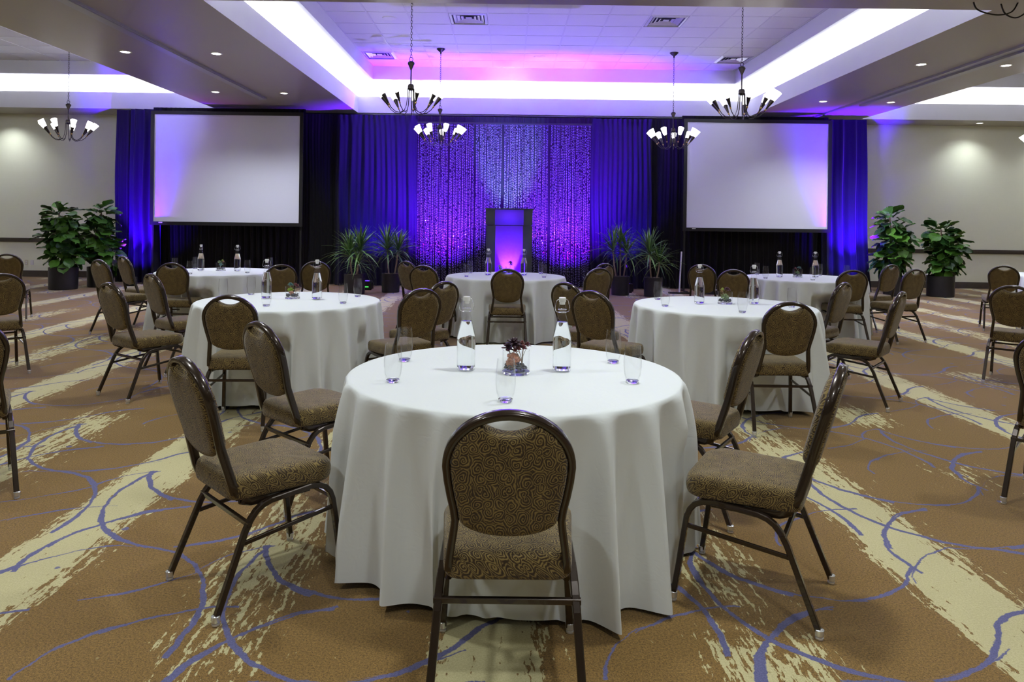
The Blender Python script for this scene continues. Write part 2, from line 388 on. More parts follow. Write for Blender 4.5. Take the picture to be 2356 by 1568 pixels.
# ------------------------------------------------------------------ mesh helpers
class MB:
    def __init__(s): s.v = []; s.f = []; s.sm = []
    def add(s, vs, fs, smooth=False):
        o = len(s.v); s.v += [tuple(v) for v in vs]
        s.f += [tuple(i + o for i in f) for f in fs]; s.sm += [smooth] * len(fs); return s
    def box(s, x0, x1, y0, y1, z0, z1):
        v = [(x, y, z) for z in (z0, z1) for y in (y0, y1) for x in (x0, x1)]
        return s.add(v, [(0, 2, 3, 1), (4, 5, 7, 6), (0, 1, 5, 4), (2, 6, 7, 3), (0, 4, 6, 2), (1, 3, 7, 5)])
    def quad(s, a, b, c, d): return s.add([a, b, c, d], [(0, 1, 2, 3)])
    def lathe(s, prof, n=24, c=(0, 0, 0), cap=True):
        vs = []
        p2 = []; ep = .0007          # extra rings beside sharp corners keep the smooth shading true
        for q in range(len(prof)):
            r, z = prof[q]
            sharp = False
            if 0 < q < len(prof) - 1:
                a1 = math.atan2(z - prof[q - 1][1], r - prof[q - 1][0]); a2 = math.atan2(prof[q + 1][1] - z, prof[q + 1][0] - r)
                sharp = abs((a2 - a1 + PI) % (2 * PI) - PI) > R(22)
            if sharp:
                for w_, nb in ((0, prof[q - 1]), (1, prof[q + 1])):
                    L_ = math.hypot(nb[0] - r, nb[1] - z)
                    e_ = min(ep, L_ * .3) / max(L_, 1e-9)
                    pt_ = (r + (nb[0] - r) * e_, z + (nb[1] - z) * e_)
                    if w_ == 0: p2.append(pt_); p2.append((r, z))
                    else: p2.append(pt_)
            else:
                # straight walls after a gentle bend get their own ring too
                if 0 < q < len(prof) - 1:
                    for w_, nb in ((0, prof[q - 1]), (1, prof[q + 1])):
                        L_ = math.hypot(nb[0] - r, nb[1] - z)
                        if L_ > .05 and L_ < .5:
                            e_ = .004 / L_; pt_ = (r + (nb[0] - r) * e_, z + (nb[1] - z) * e_)
                            if w_ == 0: p2.append(pt_); p2.append((r, z)); continue
                            if p2[-1] != (r, z): p2.append((r, z))
                            p2.append(pt_)
                        elif w_ == 0: p2.append((r, z))
                else: p2.append((r, z))
        prof = p2
        for r, z in prof:
            for i in range(n):
                a = 2 * PI * i / n; vs.append((c[0] + r * math.cos(a), c[1] + r * math.sin(a), c[2] + z))
        fs = []
        for k in range(len(prof) - 1):
            for i in range(n):
                j = (i + 1) % n
                fs.append((k * n + i, k * n + j, (k + 1) * n + j, (k + 1) * n + i))
        if cap:
            if prof[0][0] > 1e-4: fs.append(tuple(reversed(range(n))))
            if prof[-1][0] > 1e-4: fs.append(tuple((len(prof) - 1) * n + i for i in range(n)))
        return s.add(vs, fs, True)
    def sweep(s, pts, sec, up=(0, 0, 1), side=None, closed=False, cap=True, smooth=False, scale=None):
        """pts polyline, sec list of (a,b) in the (side,normal) frame; side = fixed side vector or per-point"""
        pts = [Vector(p) for p in pts]; n = len(pts); m = len(sec); vs = []
        for i, p in enumerate(pts):
            if closed: t = pts[(i + 1) % n] - pts[i - 1]
            else: t = pts[min(i + 1, n - 1)] - pts[max(i - 1, 0)]
            t.normalize()
            if side is not None:
                nrm = Vector(side); a = nrm.cross(t).normalized(); bb = t.cross(a).normalized()
            else:
                u = Vector(up)
                if abs(u.dot(t)) > .95: u = Vector((1, 0, 0))
                a = u.cross(t).normalized(); bb = t.cross(a).normalized()
            # mitre compensation
            k = 1.0
            if 0 < i < n - 1 and not closed:
                t1 = (pts[i] - pts[i - 1]).normalized(); t2 = (pts[i + 1] - pts[i]).normalized()
                k = 1 / max(.6, math.cos(t1.angle(t2, 0) / 2))
            sc = scale[i] if scale else 1
            for (x, y) in sec: vs.append(p + a * (x * sc * k) + bb * (y * sc))
        fs = []
        for i in range(n if closed else n - 1):
            j = (i + 1) % n
            for q in range(m):
                r = (q + 1) % m
                fs.append((i * m + q, i * m + r, j * m + r, j * m + q))
        if cap and not closed:
            fs.append(tuple(reversed(range(m)))); fs.append(tuple((n - 1) * m + q for q in range(m)))
        return s.add(vs, fs, smooth)
    def tube(s, pts, r, n=8, **k):
        return s.sweep(pts, [(r * math.cos(2 * PI * i / n), r * math.sin(2 * PI * i / n)) for i in range(n)], smooth=True, **k)
    def mesh(s, name):
        me = bpy.data.meshes.new(name); me.from_pydata(s.v, [], s.f)
        if s.sm: me.polygons.foreach_set('use_smooth', s.sm)
        me.update(); return me
    def build(s, name, m, parent=None, loc=None):
        me = s.mesh(name); me.materials.append(m)
        o = bpy.data.objects.new(name, me); C.objects.link(o)
        if parent: o.parent = parent
        if loc: o.location = loc
        return o

def tag(o, label=None, cat=None, group=None, kind=None):
    if label: o['label'] = label
    if cat: o['category'] = cat
    if group: o['group'] = group
    if kind: o['kind'] = kind
    return o
def empty(name, loc=(0, 0, 0), rz=0, **k):
    o = bpy.data.objects.new(name, None); C.objects.link(o); o.empty_display_size = .1
    o.location = loc; o.rotation_euler = (0, 0, rz); return tag(o, **k)
def inst(src_mesh, name, parent=None, loc=(0, 0, 0), rot=(0, 0, 0), scale=(1, 1, 1)):
    o = bpy.data.objects.new(name, src_mesh); C.objects.link(o)
    o.location = loc; o.rotation_euler = rot; o.scale = scale
    if parent: o.parent = parent
    return o
kids = {}
def copy_tree(o, parent=None):
    c = o.copy(); C.objects.link(c); c.parent = parent
    for ch in kids_of(o): copy_tree(ch, c)
    return c
def kids_of(o):
    return list(o.children)
def rrect(a, b, r=.004):
    """rounded rectangle section (half sizes a,b)"""
    return [(-a + r, -b), (a - r, -b), (a, -b + r), (a, b - r), (a - r, b), (-a + r, b), (-a, b - r), (-a, -b + r)]
def arc(cx, cy, r, a0, a1, n):
    return [(cx + r * math.cos(a0 + (a1 - a0) * i / n), cy + r * math.sin(a0 + (a1 - a0) * i / n)) for i in range(n + 1)]
def subsurf_bevel(o, w, seg=3):
    b = o.modifiers.new('bevel', 'BEVEL'); b.width = w; b.segments = seg; b.limit_method = 'ANGLE'

# ================================================================== STRUCTURE
XL, XR, YN, YB = -18.0, 20.0, -8.0, 17.2
ZS, ZL, Z2, Z3 = 3.9, 4.27, 4.59, 4.877
fl = MB(); fl.quad((XL, YN, 0), (XR, YN, 0), (XR, YB + .1, 0), (XL, YB + .1, 0))
o = fl.build('floor', M['carpet']); tag(o, kind='structure', label='brown patterned carpet with cream streaks and blue swirls')
trays = [(-3.45, 5.40, 8.03, 16.3), (-15.4, -6.56, 8.03, 16.15), (8.01, 16.9, 8.03, 16.3)]
# soffit plane with tray openings
xs = sorted({XL, XR} | {t[0] for t in trays} | {t[1] for t in trays}); ys = [YN, 8.03, 16.3, YB]
sf = MB()
def hole(x, y):
    return any(t[0] < x < t[1] and t[2] < y < t[3] + .2 for t in trays)
for i in range(len(xs) - 1):
    for j in range(len(ys) - 1):
        if not hole((xs[i] + xs[i + 1]) / 2, (ys[j] + ys[j + 1]) / 2):
            sf.quad((xs[i], ys[j], ZS), (xs[i], ys[j + 1], ZS), (xs[i + 1], ys[j + 1], ZS), (xs[i + 1], ys[j], ZS))
t = trays[1]
sf.quad((t[0], t[3], ZS), (t[0], 16.3, ZS), (t[1], 16.3, ZS), (t[1], t[3], ZS))
ceil = sf.build('ceiling', M['soffit']); tag(ceil, kind='structure', label='taupe painted soffit between the raised ceiling trays')

def ring(mb, r0, z0, r1, z1):
    """quads between two rectangles (x0,x1,y0,y1)"""
    a = [(r0[0], r0[2], z0), (r0[1], r0[2], z0), (r0[1], r0[3], z0), (r0[0], r0[3], z0)]
    b = [(r1[0], r1[2], z1), (r1[1], r1[2], z1), (r1[1], r1[3], z1), (r1[0], r1[3], z1)]
    for i in range(4):
        j = (i + 1) % 4; mb.quad(a[i], a[j], b[j], b[i])
def grow(r, d): return (r[0] - d, r[1] + d, r[2] - d, r[3] + d)
tile_me = MB().box(-.327, .327, -.339, .339, 0, .012).mesh('ceiling_tile'); tile_me.materials.append(M['tile'])
XV = {(-1, 0)}
def make_tray(idx, r, vents, xg, yg):
    T = MB()
    ring(T, r, ZS, r, ZL)                      # lip
    ring(T, r, ZL, grow(r, .035), ZL)
    ring(T, grow(r, .035), ZL, grow(r, .035), 4.03)
    ring(T, grow(r, .035), 4.03, grow(r, .46), 4.03)   # trough floor
    ring(T, grow(r, .46), 4.03, grow(r, .46), Z2)
    ring(T, grow(r, .46), Z2, grow(r, -.40), Z2)       # bright shelf
    ring(T, grow(r, -.40), Z2, grow(r, -.40), Z3)      # fascia
    o = T.build('ceiling', M['tray']); tag(o, kind='structure', label=['raised centre ceiling tray with lit cove', 'raised left ceiling tray with lit cove', 'raised right ceiling tray with lit cove'][idx])
    i = grow(r, -.40)
    B = MB(); B.quad((i[0], i[2], Z3 + .03), (i[0], i[3], Z3 + .03), (i[1], i[3], Z3 + .03), (i[1], i[2], Z3 + .03))
    B.build('backing', M['dark'], o)
    # grid bars
    gx = [xg + k * .667 for k in range(-40, 40) if i[0] - .01 < xg + k * .667 < i[1] + .01]
    gy = [yg + k * .69 for k in range(-40, 40) if i[2] - .01 < yg + k * .69 < i[3] + .01]
    for x in gx: MB().box(x - .013, x + .013, i[2], i[3], Z3 - .004, Z3 + .02).build('grid_bar', M['grid'], o)
    for y in gy: MB().box(i[0], i[1], y - .013, y + .013, Z3 - .0035, Z3 + .0205).build('grid_bar', M['grid'], o)
    ex = sorted({i[0], i[1]} | set(gx)); ey = sorted({i[2], i[3]} | set(gy))
    for a in range(len(ex) - 1):
        for b in range(len(ey) - 1):
            x, y = (ex[a] + ex[a + 1]) / 2, (ey[b] + ey[b + 1]) / 2
            dx, dy = ex[a + 1] - ex[a], ey[b + 1] - ey[b]
            if dx < .03 or dy < .03 or any(abs(x - v[0]) < .3 and abs(y - v[1]) < .3 for v in vents): continue
            inst(tile_me, 'ceiling_tile', o, (x, y, Z3 + .002), (0, 0, 0), (dx / .667, dy / .69, 1))
    # cove lamps lie in the trough
    cz = 4.08
    for (x, y, L, rz) in (((r[0] + r[1]) / 2, r[3] + .25, r[1] - r[0] + .4, 0), ((r[0] + r[1]) / 2, r[2] - .25, r[1] - r[0] + .4, 0),
                          (r[0] - .25, (r[2] + r[3]) / 2, r[3] - r[2] + .4, R(90)), (r[1] + .25, (r[2] + r[3]) / 2, r[3] - r[2] + .4, R(90))):
        l = bpy.data.lights.new('cove_lamp', 'AREA'); l.shape = 'RECTANGLE'; l.size = L; l.size_y = .12
        l.energy = COVE_W * L; l.color = (.90, .93, 1.0)
        lo = bpy.data.objects.new('cove_lamp', l); C.objects.link(lo); lo.location = (x, y, cz); lo.rotation_euler = (R(180), 0, rz)
    return o
vent_pos = [(-.71, 12.105), (2.625, 12.105), (-2.71, 14.865), (4.625, 14.865)]
make_tray(0, trays[0], vent_pos, .29, 15.21)
make_tray(1, trays[1], [], -6.96 - .667 * .4, 15.1)
make_tray(2, trays[2], [], 8.41, 15.21)

# walls
wb = MB().box(XL, XR, YB, YB + .1, 0, 5.0).build('wall_back', M['wall']); tag(wb, kind='structure')
tag(MB().box(XL - .1, XL, YN, YB, 0, 5.0).build('wall_left', M['wall']), kind='structure')
tag(MB().box(XR, XR + .1, YN, YB, 0, 5.0).build('wall_right', M['wall']), kind='structure')
tag(MB().box(XL, XR, YN - .1, YN, 0, 5.0).build('wall_front', M['wall']), kind='structure')
b1 = MB().box(XL, XR, YB - .02, YB - .001, 0, .15); b1.box(XL, XR, YB - .026, YB - .02, 0, .135)
tag(b1.build('baseboard_back', M['trim']), kind='structure', label='dark brown baseboard along the back wall')
b1 = MB().box(XL, XR, YB - .028, YB - .001, .835, .93); b1.box(XL, XR, YB - .036, YB - .028, .85, .915)
tag(b1.build('trim_1', M['trim']), kind='structure', label='dark brown chair rail along the back wall')
# operable-wall tracks under the soffit
tk = MB().box(-5.06, -4.90, 4.0, 14.45, ZS - .03, ZS); tk.box(-5.045, -4.915, 4.0, 14.45, ZS - .045, ZS - .03)
tag(tk.build('trim_2', M['track']), kind='structure', label='pale ceiling track on the left soffit')
tk = MB().box(6.79, 6.84, 4.0, 16.0, ZS - .035, ZS); tk.box(6.98, 7.10, 4.0, 14.3, ZS - .045, ZS); tk.box(6.84, 6.98, 4.0, 14.3, ZS - .01, ZS)
tag(tk.build('trim_3', M['track']), kind='structure', label='pale double ceiling track on the right soffit')

# vents (square four-way diffusers, in tile openings)
def make_vent(x, y, label):
    t = empty('ceiling_vent', (x, y, Z3), label=label, cat='vent', group='square air vents in the centre tray')
    fr = MB(); a = .315
    ring(fr, (-a, a, -a, a), .0, (-.27, .27, -.27, .27), -.012); ring(fr, (-.27, .27, -.27, .27), -.012, (-.27, .27, -.27, .27), .05)
    fr.build('frame', M['vent'], t)
    for k, s_ in enumerate((.25, .19, .125)):
        c = MB(); z = .0 + k * .004
        ring(c, (-s_, s_, -s_, s_), z, (-s_ + .05, s_ - .05, -s_ + .05, s_ - .05), z + .03)
        c.build('louver', M['vent'], t)
    c = MB().box(-.05, .05, -.05, .05, .015, .02); c.build('louver', M['vent'], t)
    MB().box(-.27, .27, -.27, .27, .07, .08).build('duct', M['dark'], t)
make_vent(*vent_pos[0], 'square ceiling vent in the nearer row, left one')
make_vent(*vent_pos[1], 'square ceiling vent in the nearer row, right one')
make_vent(*vent_pos[2], 'square ceiling vent at the far left corner of the tiles')
make_vent(*vent_pos[3], 'square ceiling vent at the far right corner of the tiles')
for (x, y, lb) in ((-2.05, 12.1, 'round white speaker grille among ceiling tiles on the left'), (.6, 14.8, 'round speaker grille in the pink lit tiles')):
    sp_ = MB().lathe([(.0, -.022), (.09, -.02), (.115, -.012), (.12, 0), (.12, .004)], 24); o = sp_.build('ceiling_speaker', M['white_trim'], None, (x, y, Z3 + .002)); tag(o, lb, 'speaker')

# downlights
ring_me = MB().lathe([(.062, .004), (.066, -.006), (.085, -.008), (.09, -.001), (.09, .002)], 20, cap=False).mesh('trim_ring'); ring_me.materials.append(M['white_trim'])
lens_me = MB().lathe([(0, 0), (.064, 0)], 20, cap=False).mesh('lens'); lens_me.materials.append(M['lens'])
dl = [(-5.69, 10.58, 'recessed downlight outer left soffit, nearer one'), (-4.36, 10.62, 'recessed downlight inner left soffit, nearer one'),
      (-5.69, 13.84, 'recessed downlight outer left soffit, farther one'), (-4.38, 13.89, 'recessed downlight inner left soffit, farther one'),
      (6.17, 10.75, 'recessed downlight inner right soffit, nearer one'), (7.44, 10.74, 'recessed downlight outer right soffit, nearer one'),
      (6.15, 14.05, 'recessed downlight inner right soffit, farther one'), (7.48, 14.05, 'recessed downlight outer right soffit, farther one'),
      (10.97, 16.7, 'recessed downlight close to the right end of the back wall'), (-2.15, 16.66, 'recessed downlight behind the left near chandelier')]
def downlight(x, y, label, e=None):
    t = empty('downlight', (x, y, ZS), label=label, cat='downlight', group='recessed downlights in the soffit')
    inst(ring_me, 'trim_ring', t); inst(lens_me, 'lens', t, (0, 0, -.003))
    light('downlight_or_fill_lamp', 'SPOT', (x, y, ZS - .03), DOWN_W if e is None else e, WHITE, (x, y, 0), spot_size=R(125), spot_blend=.9, shadow_soft_size=.07)
for x, y, lb in dl: downlight(x, y, lb, DOWN_W if y < 16 else 55)
for x in (-16, -13.9, 13.2, 15.4, 17.5):  # wash spots added out of view, without fittings, to brighten the back wall
    light('downlight_or_fill_lamp', 'SPOT', (x, 16.7, ZS - .03), 90, WHITE, (x, 16.9, 0), spot_size=R(140), spot_blend=1.0, shadow_soft_size=.12)
light('downlight_or_fill_lamp', 'SPOT', (-11.9, 16.7, ZS - .03), 55, WHITE, (-11.9, 16.7, 0), spot_size=R(125), spot_blend=.9, shadow_soft_size=.07)
# unseen spots without fittings, added as even fill over the front half
for x in (-13.5, -9.5, -5.6, -2.2, .9, 4.2, 7.4, 11, 15):
    for y in (-3.2, .2, 3.2, 6.2):
        light('downlight_or_fill_lamp', 'SPOT', (x, y, ZS - .03), DOWN_W * 1.25, WHITE, (x, y, 0), spot_size=R(135), spot_blend=1.0, shadow_soft_size=.16)

# ================================================================== STAGE DRAPES
def drape(name, x0, x1, y, z1, m, label, seed, pitch=.16, depth=.05, z0=.02, flare=0.0, cat='drape', group=None, ruffle=0):
    rnd = random.Random(seed); W = x1 - x0; nx = max(24, int(W / .018)); nz = 26
    ph = [rnd.uniform(0, 6.28) for _ in range(6)]
    def off(x, z):
        t = x / pitch * 2 * PI + 1.2 * math.sin(x * 1.7 + ph[0]) + .7 * math.sin(x * 4.1 + ph[1] + .25 * z)
        v = math.sin(t) * (.6 + .4 * math.sin(x * 2.3 + ph[2])) + .35 * math.sin(2 * t + ph[3] + .6 * z)
        k = .35 + .65 * max(0, 1 - z / z1) ** .6
        v *= k
        if ruffle and z > z1 - ruffle: v += .8 * math.sin(x * 55 + ph[4]) * .5 + .3 * math.sin(z * 90 + x * 9)
        return v * depth
    vs = []
    for j in range(nz + 1):
        z = z0 + (z1 - z0) * j / nz
        for i in range(nx + 1):
            x = W * i / nx
            fx = flare * (1 - z / z1) ** 3 * (i / nx)
            vs.append((x0 + x + fx + .012 * math.sin(z * 2 + x * 3), y + off(x, z), z))
    fs = [(j * (nx + 1) + i, j * (nx + 1) + i + 1, (j + 1) * (nx + 1) + i + 1, (j + 1) * (nx + 1) + i) for j in range(nz) for i in range(nx)]
    o = MB().add(vs, fs, True).build(name, m); tag(o, label, cat, group); return o
GD = 'drape panels hung in front of the back wall'
drape('stage_drape', -8.73, -8.36, 15.90, 3.84, M['drape_black'], 'narrow black drape edge at the far left end of the stage backdrop', 1, .2, .05, group=GD)
drape('stage_drape', -8.33, -7.64, 15.72, 3.83, M['drape_blue'], 'narrow blue lit drape left of the left projection screen', 2, .22, .10, group=GD)
drape('stage_drape', -7.95, -3.70, 15.99, 3.82, M['drape_black'], 'wide black drape behind and below the left projection screen', 3, .15, .045, group=GD)
drape('stage_drape', -3.82, -2.03, 15.80, 3.78, M['drape_blue'], 'blue lit drape between left screen and beaded curtain', 4, .24, .075, ruffle=.12, group=GD)
drape('stage_drape', -2.20, 1.98, 16.02, 3.80, M['drape_black'], 'black backing drape seen above the beaded curtain', 5, .16, .03, ruffle=.2, group=GD)
drape('stage_drape', 1.80, 3.16, 15.80, 3.76, M['drape_blue'], 'blue lit drape between beaded curtain and right screen', 6, .22, .075, ruffle=.12, group=GD)
drape('stage_drape', 3.02, 7.10, 16.01, 3.80, M['drape_black'], 'wide black drape behind and below the right projection screen', 7, .15, .045, group=GD)
drape('stage_drape', 6.93, 7.86, 15.76, 3.80, M['drape_blue'], 'blue lit drape right of the right projection screen', 8, .24, .08, flare=.14, group=GD)
for k, (x0, x1, y) in enumerate(((-8.73, 7.9, 16.12),)):
    p = MB().tube([(x0, y, 3.83), (x1, y, 3.83)], .025, 8).build('drape_rod', M['black_frame'])
    tag(p, 'long black rod holding the stage drapes under the ceiling edge', 'rod')
for (x0, x1, y, lb) in ((-2.4, -.1, 15.62, 'thin black ceiling bar above the left half of the bead curtain'),):
    pass

# bead curtain
def bead_curtain():
    rnd = random.Random(21)
    x0, x1, ztop, zbot = -2.0, 1.79, 3.60, .04
    V = []; Fc = []
    base = [(1, 0), (0, 1), (-1, 0), (0, -1)]
    ns = 138
    for k in range(ns):
        x = x0 + (x1 - x0) * (k + .5) / ns + rnd.uniform(-.006, .006)
        y = 15.70 + (k % 3) * .03 + rnd.uniform(-.008, .008)
        z = ztop; sway = rnd.uniform(0, 6.28)
        if abs(x + 1.33) < .018 or abs(x - .88) < .018 or abs(x + .13) < .018 or abs(x + .75) < .012: continue
        while z > zbot + .04:
            h = rnd.uniform(.034, .070); r = rnd.uniform(.0050, .0085); a = rnd.uniform(0, 1.57)
            if rnd.random() < .10: z -= h * .6; continue
            o = len(V); xx = x + .004 * math.sin(z * 2 + sway)
            V.append((xx, y, z))
            for c, s_ in base:
                V.append((xx + r * (c * math.cos(a) - s_ * math.sin(a)), y + r * (c * math.sin(a) + s_ * math.cos(a)), z - h * .5))
            V.append((xx, y, z - h))
            for i in range(4):
                j = (i + 1) % 4
                Fc.append((o, o + 1 + i, o + 1 + j)); Fc.append((o + 5, o + 1 + j, o + 1 + i))
            z -= h + .003
    mb = MB(); mb.v = V; mb.f = Fc; mb.sm = [False] * len(Fc)
    root = empty('bead_curtain', (0, 0, 0), label='tall shimmering curtain of mirrored beads lit purple behind the lectern', cat='bead curtain')
    o = mb.build('bead_strands', M['bead'], root); o['kind'] = 'stuff'
    MB().box(x0 - .02, x1 + .02, 15.69, 15.78, 3.60, 3.63).build('top_rail', M['black_frame'], root)
bead_curtain()

# projection screens
def screen(x0, x1, y, z0, z1, label):
    t = empty('projection_screen', ((x0 + x1) / 2, y, 0), label=label, cat='projection screen')
    cx = (x0 + x1) / 2; a, b = x0 - cx, x1 - cx
    MB().box(a, b, -.004, .004, z0, z1).build('screen_fabric', M['screen'], t)
    f = .075
    fr = MB().box(a - f, a, -.02, .02, z0 - f, z1 + f); fr.box(b, b + f, -.02, .02, z0 - f, z1 + f)
    fr.box(a, b, -.02, .02, z0 - f, z0); fr.box(a, b, -.02, .02, z1, z1 + f)
    fr.build('border_frame', M['black_frame'], t)
    for x in (a - .03, b + .03):
        lg = MB().box(x - .02, x + .02, .03, .06, .03, z0); lg.box(x - .02, x + .02, -.25, .22, 0, .03)
        lg.build('leg', M['black_frame'], t)
    MB().box(a + .12, a + .20, -.024, -.016, z0 - .03, z0 - .012).build('maker_badge', M['white_trim'], t)
screen(-7.61, -4.49, 15.36, 1.375, 3.67, 'large blank white projection screen on the left of the stage')
screen(3.85, 6.90, 15.48, 1.385, 3.66, 'large blank white projection screen on the right of the stage')
# valance drapes above the screens
drape('valance', -7.72, -4.40, 15.50, 3.84, M['drape_black'], 'black valance strip along the top of the left screen', 9, .1, .02, z0=3.7, cat='valance')
drape('valance', 3.75, 6.96, 15.60, 3.82, M['drape_black'], 'black valance strip along the top of the right screen', 10, .1, .02, z0=3.68, cat='valance')
# white stand leg beside right screen
t = empty('screen_stand', (3.60, 15.0, 0), label='slim upright white stand pole beside the right projection screen', cat='stand')
MB().sweep([(0, 0, .03), (.05, .05, .88)], rrect(.022, .012, .003)).build('pole', M['white_trim'], t)
MB().box(-.22, .25, -.05, .05, 0, .035).build('foot', M['black_frame'], t)
t = empty('equipment_case', (4.35, 15.05, 0), label='dark flat equipment case on the floor under the right screen', cat='case')
c_ = MB().box(-.32, .32, -.16, .16, 0, .20); c_.box(-.33, .33, -.17, .17, .13, .145); c_.build('body', M['black_frame'], t)
MB().tube([(-.06, -.17, .1), (-.06, -.2, .1), (.06, -.2, .1), (.06, -.17, .1)], .008, 6).build('handle', M['steel'], t)

# lectern
LY = 13.3
t = empty('lectern', (.02, LY, 0), label='tall dark lectern with glowing blue and violet front panel', cat='lectern')
MB().box(-.42, .42, -.02, .42, 0, .06).build('plinth', M['podium'], t)
b_ = MB().box(-.425, -.255, -.035, .40, .06, 1.385); b_.build('side_panel', M['podium'], t)
b_ = MB().box(.255, .425, -.035, .40, .06, 1.385); b_.build('side_panel', M['podium'], t)
MB().quad((-.255, -.02, .06), (.255, -.02, .06), (.255, -.02, 1.385), (-.255, -.02, 1.385)).build('front_panel', M['acrylic'], t)['label'] = 'frosted panel lit from inside in blue and violet'
MB().box(-.255, .255, .39, .41, .06, 1.685).build('back_panel', M['podium'], t)
light('lectern_lamp', 'SPOT', (.02, LY + .16, .30), 60, (.26, .05, 1.0), (.02, LY - .02, .80), spot_size=R(44), spot_blend=.3, shadow_soft_size=.02)
light('lectern_lamp', 'POINT', (.02, LY + .20, .75), 22, BLUE, shadow_soft_size=.12)
light('lectern_lamp', 'POINT', (.02, LY + .22, 1.52), 3, (.10, .02, 1.0), shadow_soft_size=.12)
MB().box(-.435, -.265, -.045, .42, 1.40, 1.685).build('head_panel', M['podium'], t)
MB().box(.265, .435, -.045, .42, 1.40, 1.685).build('head_panel', M['podium'], t)
MB().quad((-.265, -.04, 1.40), (.265, -.04, 1.40), (.265, -.04, 1.685), (-.265, -.04, 1.685)).build('head_front', M['acrylic'], t)
MB().box(-.40, .40, .0, .38, 1.385, 1.40).build('shelf', M['podium'], t)
tp = MB(); tp.add([(-.455, -.06, 1.685), (.455, -.06, 1.685), (.455, .44, 1.685), (-.455, .44, 1.685), (-.455, -.06, 1.71), (.455, -.06, 1.71), (.455, .44, 1.695), (-.455, .44, 1.695)],
       [(3, 2, 1, 0), (4, 5, 6, 7), (0, 1, 5, 4), (2, 3, 7, 6), (1, 2, 6, 5), (3, 0, 4, 7)]); tp.build('top', M['podium'], t)

# LED uplights: the fixtures and their beams
def led(x, y, label, beams, green=False):
    t = empty('uplight', (x, y, 0), label=label, cat='uplight', group='LED uplights on the floor')
    c = MB().box(-.11, .11, -.07, .07, .03, .19); c.box(-.09, .09, -.05, .05, 0, .03); c.build('body', M['black_frame'], t)
    MB().lathe([(0, .192), (.045, .192), (.05, .197), (.05, .19)], 14).build('lens', M['led_lens'], t)
    for q in (-1, 1): MB().tube([(q * .125, 0, .03), (q * .125, 0, .15), (q * .11, 0, .15)], .008, 6).build('bracket', M['black_frame'], t)
    if green: MB().box(-.045, .045, -.075, -.069, .06, .085).build('display', M['led_green'], t)
    for (tx, ty, tz, e, col, size, blend) in beams:
        light('uplight_or_wash_beam', 'SPOT', (x, y, .22), e, col, (tx, ty, tz), spot_size=R(size), spot_blend=blend, shadow_soft_size=.04)
led(-7.98, 15.16, 'small black uplight at the foot of the left end drape', [(-8.0, 15.75, 2.4, 3200, BLUE, 62, .8), (-7.95, 15.72, 1.0, 260, BLUE, 90, 1.0), (-7.55, 15.38, 3.3, 270, (.6, .05, 1.0), 64, 1.0)], True)
led(-2.93, 14.95, 'small black uplight between the two left palm planters', [(-2.75, 15.9, 2.2, 750, BLUE, 80, 1.0)], True)
led(2.52, 15.05, 'small black uplight behind the right palm planters', [(2.45, 15.9, 2.2, 750, BLUE, 80, 1.0)])
led(7.45, 15.1, 'small black uplight at the foot of the right end drape', [(7.4, 15.8, 2.4, 3600, BLUE, 62, .8), (7.4, 15.78, 1.0, 260, BLUE, 90, 1.0), (6.9, 15.5, 3.9, 190, (.6, .05, 1.0), 60, 1.0)])
led(-1.35, 14.62, 'small black uplight at the left foot of the bead curtain', [(-1.5, 15.75, 1.9, 2500, (.13, .0, 1.0), 92, .9)])
led(1.2, 14.62, 'small black uplight at the right foot of the bead curtain', [(1.3, 15.75, 1.9, 2500, (.13, .0, 1.0), 92, .9)])
led(.02, 12.75, 'small black uplight on the floor in front of the lectern', [(.02, 13.26, .72, 40, (.45, .06, 1.0), 40, .6), (.02, 13.26, 1.0, 60, BLUE, 60, 1.0)])
# beams that reach the bead curtain from behind the lectern and wash the tray ceiling
light('uplight_or_wash_beam', 'SPOT', (0, 14.2, .3), 1500, (.38, .80, 1.0), (-.02, 15.7, 2.55), spot_size=R(30), spot_blend=.5, shadow_soft_size=.05)
light('uplight_or_wash_beam', 'SPOT', (-.9, 14.2, .3), 3400, (.14, .02, 1.0), (-1.35, 15.7, 2.4), spot_size=R(75), spot_blend=.8, shadow_soft_size=.05)
light('uplight_or_wash_beam', 'SPOT', (.9, 14.2, .3), 3400, (.14, .02, 1.0), (1.2, 15.7, 2.4), spot_size=R(75), spot_blend=.8, shadow_soft_size=.05)
for (x, tx, e, col, sz) in ((-1.1, -1.3, 150, PINK, 34), (.3, .55, 190, PINK, 40), (1.6, 2.1, 150, PINK, 34), (-1.2, -1.0, 120, CYAN, 20), (.5, .9, 170, CYAN, 24), (0.2, .2, 800, (.24, .17, 1.0), 110)):  # the broad violet beam is added, without a fixture, to brighten the tiles
    light('uplight_or_wash_beam', 'SPOT', (x, 14.75, .3), e, col, (tx, 15.75 if sz < 80 else 13.0, Z3), spot_size=R(sz), spot_blend=.15 if sz < 80 else 1.0, shadow_soft_size=.03)

